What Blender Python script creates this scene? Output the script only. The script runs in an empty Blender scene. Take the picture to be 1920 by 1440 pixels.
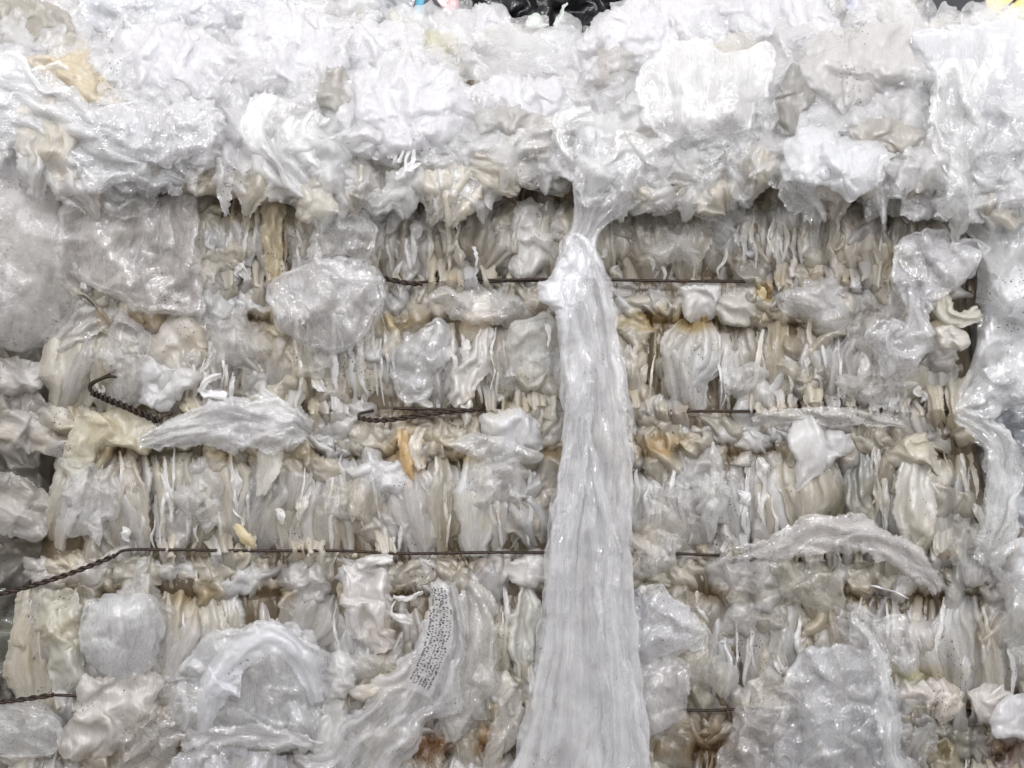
import bpy, math
import numpy as np
from mathutils import Vector

# ------------------------------------------------------------------ camera, light, exposure
S = 0.0007            # metres per photograph pixel (1920 wide) at the face of the bale
D = 1.18              # camera distance to the face of the bale
sc = bpy.context.scene
col = sc.collection
cam_d = bpy.data.cameras.new('camera'); cam = bpy.data.objects.new('camera', cam_d); col.objects.link(cam)
cam.location = (0, -D, 0); cam.rotation_euler = (math.radians(90), 0, 0)
cam_d.sensor_width = 36; cam_d.lens = 36 * D / (1920 * S)
cam_d.clip_start = 0.05; cam_d.clip_end = 60
sc.camera = cam
w = bpy.data.worlds.new('World'); sc.world = w; w.use_nodes = True
bg = w.node_tree.nodes['Background']
bg.inputs[0].default_value = (1.0, 0.972, 0.938, 1); bg.inputs[1].default_value = 0.66
def area(name, loc, target, sx, sy, power, color):
    l = bpy.data.lights.new(name, 'AREA'); l.shape = 'RECTANGLE'; l.size = sx; l.size_y = sy
    l.energy = power; l.color = color
    o = bpy.data.objects.new(name, l); col.objects.link(o); o.location = loc
    o.rotation_euler = (Vector(target) - Vector(loc)).to_track_quat('-Z', 'Y').to_euler()
    o.visible_camera = True
    return o
area('hall_lamp_row', (-0.5, -2.6, 2.5), (0, 0, 0), 1.3, 0.12, 30, (0.95, 0.95, 1.0))
area('sparkle_lamp', (1.5, -1.8, 2.4), (0.1, 0, 0.2), 0.9, 0.12, 14, (0.94, 0.945, 1.0))
area('sparkle_lamp', (-1.8, -1.1, 2.4), (0.0, 0, 0.2), 0.4, 0.1, 13, (1.0, 0.98, 0.96))
area('sparkle_lamp', (0.5, -2.8, 1.3), (0.0, 0, 0.0), 0.16, 0.08, 30, (0.95, 0.955, 1.0))  # this and the two below: small lamps added for sparkle on the film
area('sparkle_lamp', (-1.5, -2.4, 1.0), (0.0, 0, 0.0), 0.08, 0.07, 15, (0.95, 0.955, 1.0))
area('sparkle_lamp', (2.2, -2.2, 0.9), (0.0, 0, 0.0), 0.08, 0.07, 16, (0.95, 0.955, 1.0))
sc.view_settings.view_transform = 'Standard'; sc.view_settings.look = 'None'
sc.view_settings.exposure = 0.38; sc.view_settings.gamma = 1.0
sc.view_settings.use_curve_mapping = False
sc.render.engine = 'CYCLES'
cy = sc.cycles
cy.use_denoising = True
cy.max_bounces = 6; cy.diffuse_bounces = 3; cy.glossy_bounces = 2; cy.transmission_bounces = 4
cy.transparent_max_bounces = 8; cy.sample_clamp_indirect = 6; cy.caustics_reflective = False; cy.caustics_refractive = False
cy.time_limit = 1000
cy.use_adaptive_sampling = True; cy.adaptive_threshold = 0.035

rng = np.random.default_rng(7)

# ------------------------------------------------------------------ noise
_perm = np.random.default_rng(3).permutation(1024).astype(np.int64)
_ang = np.random.default_rng(5).random(1024) * 2 * np.pi
_gx, _gy = np.cos(_ang), np.sin(_ang)
def pn(x, y, seed=0):
    """2D gradient noise, about -1..1"""
    x = np.asarray(x, float); y = np.asarray(y, float)
    xi = np.floor(x).astype(np.int64); yi = np.floor(y).astype(np.int64)
    xf = x - xi; yf = y - yi
    def g(ix, iy, dx, dy):
        h = _perm[(_perm[(ix + seed * 131) & 1023] + iy * 7 + seed * 17) & 1023]
        return _gx[h] * dx + _gy[h] * dy
    u = xf ** 3 * (xf * (xf * 6 - 15) + 10); v = yf ** 3 * (yf * (yf * 6 - 15) + 10)
    a = g(xi, yi, xf, yf); b = g(xi + 1, yi, xf - 1, yf)
    c = g(xi, yi + 1, xf, yf - 1); d = g(xi + 1, yi + 1, xf - 1, yf - 1)
    return 1.5 * (a + u * (b - a) + v * ((c + u * (d - c)) - (a + u * (b - a))))
def ridge(x, y, seed=0):
    """sharp crests, 0..1"""
    return 1 - np.minimum(1, np.abs(pn(x, y, seed)) * 1.8)
def crumple(x, y, wl, seed=0, octaves=2):
    """crumpled film: facets meeting in straightish creases of limited length"""
    r = np.random.default_rng(seed + 1000)
    wx = pn(x / wl * .35, y / wl * .35, seed + 5) * wl * .9
    wy = pn(x / wl * .35, y / wl * .35, seed + 6) * wl * .9
    f = 0.; a = wl * .34; w_ = wl * 1.5
    for o in range(octaves):
        for k in range(4):
            an = r.uniform(0, math.pi); ca, sa = math.cos(an), math.sin(an)
            p = ((x + wx) * ca + (y + wy) * sa) / (w_ * r.uniform(.8, 1.5)) + r.random() * 9
            t = np.abs(p - np.floor(p) - .5) * 2
            t = t * t * (3 - 2 * t) * .4 + t * .6
            m = np.clip(pn(x / (w_ * 1.3) + k * 7, y / (w_ * 1.3) + k * 3, seed + 9 + k) * 1.6 + .3, 0, 1)
            f = f + a * .6 * m * (t - .5)
        w_ *= .42; a *= .36
    return f
def smooth(e0, e1, x):
    t = np.clip((x - e0) / (e1 - e0), 0, 1); return t * t * (3 - 2 * t)

# ------------------------------------------------------------------ cloth
def crinkle(comp=(.8, .8), clampz=.05, seed=0, n0=16, iters=(150, 120, 90, 70, 40), bend=(.5, .4, .3, .25, .2), nz=.12):
    """a periodic film sheet squeezed in its own plane until it buckles (position based cloth).
    returns the displacement from the flat squeezed sheet, (n, n, 3), tile side = 1"""
    r = np.random.default_rng(seed); n = n0; cx, cy_ = comp
    g = np.arange(n) / n; X, Y = np.meshgrid(g, g)
    U = np.zeros((n, n, 3)); U[..., 2] = r.normal(0, .02, (n, n)); U[..., :2] = r.normal(0, .01, (n, n, 2))
    for lv in range(len(iters)):
        h = 1. / n
        cons = [((0, 1), h, 1.), ((1, 0), h, 1.), ((1, 1), h * 2 ** .5, .7), ((1, -1), h * 2 ** .5, .7), ((0, 2), 2 * h, bend[lv]), ((2, 0), 2 * h, bend[lv])]
        W = sum(c[2] for c in cons) * 2
        for k in range(iters[lv]):
            Dl = np.zeros_like(U)
            for (di, dj), L, s in cons:
                d = np.roll(U, (-di, -dj), (0, 1)) - U
                d[..., 0] += dj * h * cx; d[..., 1] += di * h * cy_
                l = np.sqrt((d * d).sum(-1)) + 1e-9
                e = ((l - L) / l * .5 * s)[..., None] * d
                Dl += e; Dl -= np.roll(e, (di, dj), (0, 1))
            U += Dl / W * 3.4
            z = U[..., 2]; U[..., 2] = np.where(np.abs(z) > clampz, np.sign(z) * (clampz + (np.abs(z) - clampz) * .6), z)
        if lv < len(iters) - 1:
            m = 2 * n; Q = np.zeros((m, m, 3)); Q[::2, ::2] = U; Q[1::2, ::2] = (U + np.roll(U, -1, 0)) / 2
            Q[:, 1::2] = (Q[:, ::2] + np.roll(Q[:, ::2], -1, 1)) / 2
            U = Q; n = m; U[..., 2] += r.normal(0, nz / n, (n, n))
    return U

def _soft(U):
    for ax in (0, 1): U = .25 * np.roll(U, 1, ax) + .5 * U + .25 * np.roll(U, -1, ax)
    return U
LIB = {'soft': [_soft(crinkle((.9, .9), .05, k)) for k in (0, 11)],
       'hard': [_soft(crinkle((.76, .76), .05, k)) for k in (1, 12)],
       'fold': [_soft(crinkle((.72, .985), .05, k, bend=(.6, .6, .5, .4, .3))) for k in (2, 13, 23)]}
def samp(kind, x, y, T, seed=0, rot=True):
    """displacement (x, y, towards the viewer) in px of crinkled film whose pattern repeats every T px"""
    r = np.random.default_rng(seed + 50); U = LIB[kind][seed % len(LIB[kind])]; n = U.shape[0]
    a = r.uniform(0, 6.28) if rot else 0.; c_, s_ = math.cos(a), math.sin(a)
    u = ((x * c_ + y * s_) / T + r.random()) * n; v = ((-x * s_ + y * c_) / T + r.random()) * n
    i = np.floor(u).astype(int); j = np.floor(v).astype(int); fu = (u - i)[..., None]; fv = (v - j)[..., None]
    i0, i1, j0, j1 = i % n, (i + 1) % n, j % n, (j + 1) % n
    d = (U[j0, i0] * (1 - fu) + U[j0, i1] * fu) * (1 - fv) + (U[j1, i0] * (1 - fu) + U[j1, i1] * fu) * fv
    d = d * T
    return np.stack([d[..., 0] * c_ - d[..., 1] * s_, d[..., 0] * s_ + d[..., 1] * c_, d[..., 2]], -1)

# ------------------------------------------------------------------ meshes
def world(px, py, d):
    """photograph pixel + distance in front of the face (in pixels) -> metres"""
    k = (D - d * S) / D
    return np.stack([(px - 960) * S * k, -d * S, (720 - py) * S * k], -1)

class Buf:
    """collects film sheets that belong to ONE mesh"""
    def __init__(s): s.v = []; s.f = []; s.c = []; s.uv = []; s.n = 0
    def grid(s, P, C, UV, mask=None):
        ny, nx = P.shape[:2]
        idx = np.arange(ny * nx).reshape(ny, nx) + s.n
        q = np.stack([idx[:-1, :-1], idx[1:, :-1], idx[1:, 1:], idx[:-1, 1:]], -1).reshape(-1, 4)
        if mask is not None:
            m = mask[:-1, :-1] & mask[1:, :-1] & mask[1:, 1:] & mask[:-1, 1:]
            q = q[m.ravel()]
        s.v.append(P.reshape(-1, 3)); s.f.append(q); s.c.append(C.reshape(-1, 4)); s.uv.append(UV.reshape(-1, 2))
        s.n += ny * nx
    def raw(s, V, F, C=(1, 1, 1, 1)):
        V = np.asarray(V, float); F = np.asarray(F, np.int64)
        s.v.append(V); s.f.append(F + s.n); s.c.append(np.tile(np.array(C, float), (len(V), 1)))
        s.uv.append(V[:, [0, 2]].copy()); s.n += len(V)
    def build(s, name, mat, parent=None, loc=None):
        V = np.concatenate(s.v); F = np.concatenate(s.f); C = np.concatenate(s.c); UV = np.concatenate(s.uv)
        used = np.zeros(len(V), bool); used[F.ravel()] = True
        if not used.all():
            remap = np.cumsum(used) - 1; V = V[used]; C = C[used]; UV = UV[used]; F = remap[F]
        if loc is None: loc = V.mean(0) if parent is None else np.zeros(3)
        if parent is not None: V = V - np.array(parent.location)
        else: V = V - loc
        me = bpy.data.meshes.new(name)
        me.vertices.add(len(V)); me.vertices.foreach_set('co', V.astype(np.float32).ravel())
        n = len(F); me.loops.add(n * 4); me.polygons.add(n)
        me.loops.foreach_set('vertex_index', F.astype(np.int32).ravel())
        me.polygons.foreach_set('loop_start', np.arange(0, n * 4, 4, dtype=np.int32))
        me.update(calc_edges=True)
        me.polygons.foreach_set('use_smooth', np.ones(n, bool))
        a = me.color_attributes.new('tint', 'FLOAT_COLOR', 'POINT')
        a.data.foreach_set('color', C.astype(np.float32).ravel())
        u = me.attributes.new('fold', 'FLOAT_VECTOR', 'POINT')
        u.data.foreach_set('vector', np.concatenate([UV, np.zeros((len(UV), 1))], 1).astype(np.float32).ravel())
        me.materials.append(mat)
        o = bpy.data.objects.new(name, me); col.objects.link(o)
        if parent is not None: o.parent = parent
        else: o.location = loc
        return o

def tag(o, label=None, cat=None, group=None, kind=None):
    if label: o['label'] = label
    if cat: o['category'] = cat
    if group: o['group'] = group
    if kind: o['kind'] = kind
    return o
def empty(name, px, py, d, label, cat, group=None):
    o = bpy.data.objects.new(name, None); col.objects.link(o); o.empty_display_size = .05
    o.location = world(np.array(float(px)), np.array(float(py)), np.array(float(d)))
    return tag(o, label, cat, group)

def catmull(P, n):
    P = np.asarray(P, float)
    if len(P) == 2: 
        t = np.linspace(0, 1, n)[:, None]; return P[0] * (1 - t) + P[1] * t
    Q = np.vstack([2 * P[0] - P[1], P, 2 * P[-1] - P[-2]])
    seg = len(P) - 1; t = np.linspace(0, seg - 1e-6, n); i = t.astype(int); f = (t - i)[:, None]
    a, b, c, d = Q[i], Q[i + 1], Q[i + 2], Q[i + 3]
    return .5 * (2 * b + (c - a) * f + (2 * a - 5 * b + 4 * c - d) * f ** 2 + (3 * b - a - 3 * c + d) * f ** 3)

def finish(buf, PX, PY, Z, q, l, r, tint, op, seed, step, thin=.0, fray=0, jitter=1.0, mask=None, tintfn=None, fade=.4, rimop=0.):
    """in-plane jitter that follows the creases, tint, opacity"""
    gy, gx = np.gradient(Z)
    C = np.ones(PX.shape + (4,)); C[..., :3] = tint
    if tintfn is not None: C[..., :3] *= tintfn(PX, PY)
    sl = np.hypot(gx, gy) / step
    k = np.array([.25, .5, .25])
    for ax in (0, 1): sl = np.apply_along_axis(lambda v: np.convolve(np.pad(v, 1, 'edge'), k, 'valid'), ax, sl)
    op = 1 - (1 - np.clip(op, 0, 1)) ** np.clip(.55 + 1.1 * sl, .45, 4)
    C[..., 3] = (op + thin * pn(PX / 37., PY / 37., seed + 21)) * (1 - fade * np.clip(r, 0, 1.05) ** 5) + rimop * np.exp(-((r - .965) / .022) ** 2) * (.6 + .6 * pn(PX / 40, PY / 40, seed + 40))
    jx = (pn(PX / 48, PY / 48, seed + 31) * 7 + pn(PX / 17, PY / 17, seed + 33) * 2) * jitter; jy = (pn(PX / 48, PY / 48, seed + 32) * 7 + pn(PX / 17, PY / 17, seed + 34) * 2) * jitter
    P = world(PX + jx, PY + jy, Z)
    buf.grid(P, C, np.stack([q * S, l * S], -1), mask)

def ribbon(buf, pts, tint=(.8, .8, .8), op=.8, flen=9.,  bulge=.45, folds=10., famp=.3, cr=26., camp=1.0, gl=.5, fray=3.,
           tuck=0., step=2.6, seed=None, thin=.12, tintfn=None, jitter=.5, fade=.3, curl=0., rimop=0., cs=1., endfade=.35, wv=.2):
    """film gathered along a spine: pts = (px, py, depth, half width)"""
    seed = int(rng.integers(1, 900)) if seed is None else seed
    famp = famp * cs; camp = camp * cs; P = np.asarray(pts, float)
    L = np.sum(np.hypot(np.diff(P[:, 0]), np.diff(P[:, 1]))) + 1
    nv = max(8, int(L / step)); Wm = P[:, 3].max(); nu = max(7, int(2 * Wm / step) | 1)
    c = catmull(P, nv); c[:, 3] = np.maximum(c[:, 3], .6)
    tx, ty = np.gradient(c[:, 0]), np.gradient(c[:, 1])
    k = max(3, nv // 12) | 1; ker = np.ones(k) / k
    tx = np.convolve(np.pad(tx, k // 2, 'edge'), ker, 'valid'); ty = np.convolve(np.pad(ty, k // 2, 'edge'), ker, 'valid')
    h = np.hypot(tx, ty) + 1e-6; nx, ny = -ty / h, tx / h
    u = np.linspace(-1, 1, nu)[None, :]; l = np.linspace(0, L, nv)[:, None] + 0 * u
    U = u + 0 * l
    e = 1 + (fray * pn(l / 14, U * 0 + np.sign(U) * 9, seed) + fray * .7 * pn(l / 5, np.sign(U) * 5., seed + 1)) / np.maximum(c[:, 3:4], 4) * np.abs(U)
    W = c[:, 3:4] * e * (1 + wv * pn(l / 60, np.sign(U) * 7. + 3, seed + 15) * np.abs(U))
    # ends also frayed
    endf = fray * 1.2 * pn(U * Wm / 8, 0 * U + 3, seed + 2)
    PX = c[:, 0:1] + nx[:, None] * W * U; PY = c[:, 1:2] + ny[:, None] * W * U
    vend = (l / L - .5) * 2
    PX = PX + tx[:, None] / h[:, None] * endf * vend ** 8; PY = PY + ty[:, None] / h[:, None] * endf * vend ** 8
    q = U * Wm; ql = l
    Z = c[:, 2:3] + bulge * c[:, 3:4] * (np.sqrt(np.maximum(0, 1.02 - U * U)) - .4)
    rel = (c[:, 3:4] / Wm) ** .5
    f_ = samp('fold', q, ql / (flen / 9.), folds * 9, seed, rot=False) * (famp * 2.6 * rel)[..., None]
    g_ = samp('hard' if seed % 3 else 'soft', q, ql * gl, cr * 6, seed + 1, rot=False) * (camp * .9 * rel)[..., None] + samp('soft', q, ql * gl, max(46, cr * 2.2), seed + 2, rot=False) * (camp * .6 * rel)[..., None]
    Z = Z + f_[..., 2] + g_[..., 2]
    du, dl = f_[..., 0] + g_[..., 0], g_[..., 1]
    PX = PX + nx[:, None] * du * .7 + (tx / h)[:, None] * dl * .7; PY = PY + ny[:, None] * du * .7 + (ty / h)[:, None] * dl * .7
    if tuck: Z = Z - tuck * np.abs(vend) ** 4
    if curl: Z = Z + curl * np.abs(U) ** 3 * pn(ql / 50, np.sign(U) * 3., seed + 12)
    finish(buf, PX, PY, Z, q, ql, np.abs(U), tint, op * (1 - endfade * np.abs(vend) ** 8), seed, step, thin, tintfn=tintfn, jitter=jitter, fade=fade, rimop=rimop)

def sheet(buf, pts, d=20., h=25., tint=(.8, .8, .8), op=.8, dirn=90., focus=None, folds=14., famp=.25, cr=34., camp=1.0,
          fray=4., step=2.7, seed=None, thin=.12, centre=None, edge=-5., tintfn=None, slope=(0, 0), pw=1.05, rim=0., mask=None, jitter=1., fade=.6, flat=.55, ang=.16, rimop=0., cs=1.):
    """film with a free outline (star shaped about its centre); dirn = direction of its folds in degrees, or all run to focus"""
    seed = int(rng.integers(1, 900)) if seed is None else seed
    famp = famp * cs; camp = camp * cs; P = np.asarray(pts, float)
    cen = np.array(centre, float) if centre is not None else P.mean(0)
    # closed smooth outline
    n = len(P); loop = np.vstack([P[-1], P, P[0], P[1]])
    seg = []
    for i in range(n):
        a, b, c, dd = loop[i], loop[i + 1], loop[i + 2], loop[(i + 3) if i + 3 < len(loop) else (i + 3 - n)]
        t = np.linspace(0, 1, 20, endpoint=False)[:, None]
        cr_ = .5 * (2 * b + (c - a) * t + (2 * a - 5 * b + 4 * c - dd) * t ** 2 + (3 * b - a - 3 * c + dd) * t ** 3)
        seg.append(cr_)
    O = np.vstack(seg) - cen
    th = np.arctan2(O[:, 1], O[:, 0]); R = np.hypot(O[:, 0], O[:, 1])
    o = np.argsort(th); th = th[o]; R = R[o]
    th = np.r_[th[-1] - 2 * np.pi, th, th[0] + 2 * np.pi]; R = np.r_[R[-1], R, R[0]]
    Rm = R.mean(); N = max(11, int(2 * Rm / step * 1.15) | 1)
    g = np.linspace(-1, 1, N); A, B = np.meshgrid(g, g)
    X = A * np.sqrt(1 - B * B / 2); Y = B * np.sqrt(1 - A * A / 2)
    r = np.hypot(X, Y); T = np.arctan2(Y, X)
    RR = np.interp(T, th, R)
    RR = RR + r * r * (fray * pn(np.cos(T) * Rm / 16, np.sin(T) * Rm / 16, seed) + fray * .4 * pn(np.cos(T) * Rm / 7, np.sin(T) * Rm / 6, seed + 1))
    RR = RR * (1 + r * r * .11 * pn(np.cos(T) * Rm / 60 + 9, np.sin(T) * Rm / 60, seed + 16)) * (1 + r * r * ang * (ridge(np.cos(T) * 1.2 + seed, np.sin(T) * 1.2, seed + 2) - .62) + r * r * ang * .25 * (ridge(np.cos(T) * 3.2 + seed, np.sin(T) * 3.2, seed + 7) - .6))
    PX = cen[0] + RR * r * np.cos(T); PY = cen[1] + RR * r * np.sin(T)
    if focus is not None:
        fx, fy = PX - focus[0], PY - focus[1]; rr = np.hypot(fx, fy); an = np.arctan2(fy, fx)
        q = an * Rm * 1.0; l = rr; am = np.clip(rr / Rm, .1, 1.2)
    else:
        a = math.radians(dirn); cx, sx = math.cos(a), math.sin(a)
        l = PX * cx + PY * sx; q = -PX * sx + PY * cx; am = 1.
    Z = d + h * flat * (np.maximum(0, 1 - r ** 2.4) ** pw) + edge * r ** 6
    Z = Z + slope[0] * (PX - cen[0]) + slope[1] * (PY - cen[1])
    f_ = samp('fold', q, l, folds * 9, seed, rot=False) * (famp * 2.6 * am)[..., None] if focus is not None else samp('fold', q, l, folds * 9, seed, rot=False) * famp * 2.6
    g_ = samp('hard' if seed % 3 else 'soft', PX, PY, cr * 6, seed + 1) * camp * .9 + samp('soft', PX, PY, max(46, cr * 2.2), seed + 2) * camp * .6
    Z = Z + f_[..., 2] + g_[..., 2]
    PX = PX + g_[..., 0] * .8; PY = PY + g_[..., 1] * .8
    if rim: Z = Z + rim * np.exp(-((r - .93) / .05) ** 2)
    finish(buf, PX, PY, Z, q, l, r, tint, op, seed, step, thin, tintfn=tintfn, jitter=jitter, fade=fade, rimop=rimop)

def tube(buf, pts, rad, n=8, twist=0., pitch=16., c=(1, 1, 1, 1), step=2.5):
    """wire through (px, py, depth) points, radius in px; twist = radius of the helix"""
    P = np.asarray(pts, float); L = np.sum(np.linalg.norm(np.diff(P, axis=0), axis=1)); m = max(6, int(L / step))
    cc = catmull(P, m); W = world(cc[:, 0], cc[:, 1], cc[:, 2])
    T = np.gradient(W, axis=0); T /= np.linalg.norm(T, axis=1)[:, None] + 1e-12
    up = np.array([0, -1., 0.01]); A = np.cross(T, up); A /= np.linalg.norm(A, axis=1)[:, None] + 1e-12; B = np.cross(T, A)
    s = np.linspace(0, L, m)
    for st in ((0, math.pi) if twist else (0,)):
        Cc = W
        if twist:
            ph = (s / pitch * 2 * math.pi + st)[:, None]
            Cc = W + (A * np.cos(ph) + B * np.sin(ph)) * twist * S
        a = np.linspace(0, 2 * math.pi, n, endpoint=False)
        rr = rad * S * (1 + .12 * pn(s / 9, s * 0 + st + 2, 4))[:, None, None]
        V = Cc[:, None, :] + (A[:, None, :] * np.cos(a)[None, :, None] + B[:, None, :] * np.sin(a)[None, :, None]) * rr
        i = np.arange(m - 1)[:, None] * n; j = np.arange(n)[None, :]; j2 = (j + 1) % n
        F = np.stack([i + j, i + n + j, i + n + j2, i + j2], -1).reshape(-1, 4)
        V = V.reshape(-1, 3); base = len(V)
        V = np.vstack([V, Cc[0], Cc[-1]])
        caps = []
        for k in range(0, n, 2):
            caps.append([base, k, (k + 1) % n, (k + 2) % n]); q0 = (m - 1) * n
            caps.append([base + 1, q0 + (k + 2) % n, q0 + (k + 1) % n, q0 + k])
        buf.raw(V, np.vstack([F, caps]), c)

# ------------------------------------------------------------------ materials
def nn(nt, t, **kw):
    n = nt.nodes.new(t)
    for k, v in kw.items(): setattr(n, k, v)
    return n
def ramp(nt, fac, stops):
    r = nn(nt, 'ShaderNodeValToRGB'); e = r.color_ramp.elements
    e[0].position, e[0].color = stops[0][0], stops[0][1]; e[1].position, e[1].color = stops[-1][0], stops[-1][1]
    for p, c in stops[1:-1]:
        k = e.new(p); k.color = c
    nt.links.new(fac, r.inputs[0]); return r.outputs[0]
def gray(v): return (v, v, v, 1)
def film_mat(name, rough=.16, bump=.5, specks=0., stain=0., trans=.35, scale=1.0, gloss=1.0, iso=1., aamp=.3, dbump=.25, aniso=.2, fine=.22, veins=.5):
    m = bpy.data.materials.new(name); m.use_nodes = True; nt = m.node_tree; nt.nodes.clear(); L = nt.links.new
    def math_(op, a, b=None, c=None, clamp=False):
        n = nn(nt, 'ShaderNodeMath', operation=op); n.use_clamp = clamp
        for i, x in enumerate((a, b, c)):
            if x is None: continue
            if isinstance(x, (int, float)): n.inputs[i].default_value = x
            else: L(x, n.inputs[i])
        return n.outputs[0]
    out = nn(nt, 'ShaderNodeOutputMaterial')
    tin = nn(nt, 'ShaderNodeAttribute', attribute_name='tint'); fo = nn(nt, 'ShaderNodeAttribute', attribute_name='fold')
    geo = nn(nt, 'ShaderNodeNewGeometry')
    mp = nn(nt, 'ShaderNodeMapping'); L(fo.outputs['Vector'], mp.inputs[0]); mp.inputs['Scale'].default_value = (1, aniso, 1)
    def noise(vec, sc_, det=4, rg=.55, dist=0., typ='FBM'):
        n = nn(nt, 'ShaderNodeTexNoise'); n.noise_type = typ; n.normalize = True if typ == 'FBM' else False
        L(vec, n.inputs['Vector']); n.inputs['Scale'].default_value = sc_; n.inputs['Detail'].default_value = det
        n.inputs['Roughness'].default_value = rg; n.inputs['Distortion'].default_value = dist
        return n.outputs[0]
    pos = geo.outputs['Position']
    # creases: |noise-.5|
    n1 = noise(mp.outputs[0], 150 * scale, 4, .6, .6); c1 = math_('ABSOLUTE', math_('SUBTRACT', n1, .5))
    n2 = noise(pos, 95 * scale, 4, .6, 1.2); c2 = math_('ABSOLUTE', math_('SUBTRACT', n2, .5))
    vor = nn(nt, 'ShaderNodeTexVoronoi'); vor.feature = 'F1'; L(pos, vor.inputs['Vector']); vor.inputs['Scale'].default_value = 120 * scale
    hsum = math_('ADD', math_('MULTIPLY', c1, -1.2), math_('MULTIPLY', c2, -1.0 * iso))
    hsum = math_('ADD', hsum, math_('MULTIPLY', vor.outputs['Distance'], .06 * iso))
    n3 = noise(pos, 170, 2, .6); hsum = math_('MULTIPLY_ADD', n3, fine, hsum)
    bp = nn(nt, 'ShaderNodeBump'); bp.inputs['Strength'].default_value = bump; bp.inputs['Distance'].default_value = .010
    L(hsum, bp.inputs['Height'])
    bd = nn(nt, 'ShaderNodeMix', data_type='VECTOR'); bd.inputs[0].default_value = dbump
    L(geo.outputs['Normal'], bd.inputs[4]); L(bp.outputs[0], bd.inputs[5])
    # creases hold the film double: whiter, denser lines
    ln1 = math_('POWER', math_('SUBTRACT', 1., math_('MULTIPLY', c1, 5.), clamp=True), 7.)
    ln2 = math_('POWER', math_('SUBTRACT', 1., math_('MULTIPLY', c2, 6.), clamp=True), 9.)
    vein = math_('MULTIPLY', math_('MAXIMUM', ln1, math_('MULTIPLY', ln2, .8)), veins)
    # colour
    nlow = noise(pos, 9, 4, .6); nmid = noise(mp.outputs[0], 45, 4, .6)
    vv = math_('ADD', math_('MULTIPLY_ADD', nmid, .26, .84), math_('MULTIPLY', vein, .22))
    mul = nn(nt, 'ShaderNodeMix', data_type='RGBA', blend_type='MULTIPLY'); mul.inputs[0].default_value = 1
    L(tin.outputs['Color'], mul.inputs[6]); cmb = nn(nt, 'ShaderNodeCombineColor')
    for i in range(3): L(vv, cmb.inputs[i])
    L(cmb.outputs[0], mul.inputs[7]); colr = mul.outputs[2]
    if stain:
        sm = ramp(nt, nlow, [(.50, gray(0)), (.68, gray(stain))])
        mx = nn(nt, 'ShaderNodeMix', data_type='RGBA', blend_type='MULTIPLY'); L(sm, mx.inputs[0]); L(colr, mx.inputs[6])
        mx.inputs[7].default_value = (.86, .76, .52, 1); colr = mx.outputs[2]
    dark = None
    if specks:
        vs = nn(nt, 'ShaderNodeTexVoronoi'); L(pos, vs.inputs['Vector']); vs.inputs['Scale'].default_value = 240
        nsk = noise(pos, 160, 2, .6, 1.)
        sp = math_('LESS_THAN', math_('ADD', vs.outputs['Distance'], math_('MULTIPLY', nsk, .45)), .42)
        msk = math_('GREATER_THAN', noise(pos, 13, 3, .7), .66 - .15 * specks)
        dark = math_('MULTIPLY', sp, msk)
    if dark is not None:
        mx = nn(nt, 'ShaderNodeMix', data_type='RGBA'); L(dark, mx.inputs[0]); L(colr, mx.inputs[6]); mx.inputs[7].default_value = (.03, .025, .02, 1); colr = mx.outputs[2]
    dif = nn(nt, 'ShaderNodeBsdfDiffuse'); L(colr, dif.inputs[0]); L(bd.outputs[1], dif.inputs['Normal'])
    trl = nn(nt, 'ShaderNodeBsdfTranslucent'); L(colr, trl.inputs[0]); L(bd.outputs[1], trl.inputs['Normal'])
    body = nn(nt, 'ShaderNodeMixShader'); body.inputs[0].default_value = trans; L(dif.outputs[0], body.inputs[1]); L(trl.outputs[0], body.inputs[2])
    # opacity: more film in the line of sight where it stands edge on
    lw = nn(nt, 'ShaderNodeLayerWeight'); lw.inputs[0].default_value = .5; L(bd.outputs[1], lw.inputs['Normal'])
    nop = noise(mp.outputs[0], 75, 4, .65, .5)
    al = math_('ADD', tin.outputs['Alpha'], math_('MULTIPLY', math_('SUBTRACT', nop, .5), aamp))
    al = math_('ADD', al, math_('MULTIPLY', vein, .6)); inv = math_('SUBTRACT', 1., al, clamp=True)
    al = math_('SUBTRACT', 1., math_('MULTIPLY', inv, math_('SUBTRACT', 1., math_('MULTIPLY', lw.outputs['Facing'], .4))), clamp=True)
    if dark is not None: al = math_('MAXIMUM', al, dark)
    tr = nn(nt, 'ShaderNodeBsdfTransparent'); tr.inputs[0].default_value = (.97, .97, .97, 1)
    ms = nn(nt, 'ShaderNodeMixShader'); L(al, ms.inputs[0]); L(tr.outputs[0], ms.inputs[1]); L(body.outputs[0], ms.inputs[2])
    gl = nn(nt, 'ShaderNodeBsdfGlossy'); gl.inputs['Roughness'].default_value = rough; L(bp.outputs[0], gl.inputs['Normal'])
    gl.inputs[0].default_value = (1, 1, 1, 1)
    lf = nn(nt, 'ShaderNodeLayerWeight'); lf.inputs[0].default_value = .5; L(bp.outputs[0], lf.inputs['Normal'])
    fg = math_('MULTIPLY', math_('MULTIPLY_ADD', math_('POWER', lf.outputs['Facing'], 5.), .75, .085), gloss, clamp=True)
    m2 = nn(nt, 'ShaderNodeMixShader'); L(fg, m2.inputs[0]); L(ms.outputs[0], m2.inputs[1]); L(gl.outputs[0], m2.inputs[2])
    L(m2.outputs[0], out.inputs[0])
    return m
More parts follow.
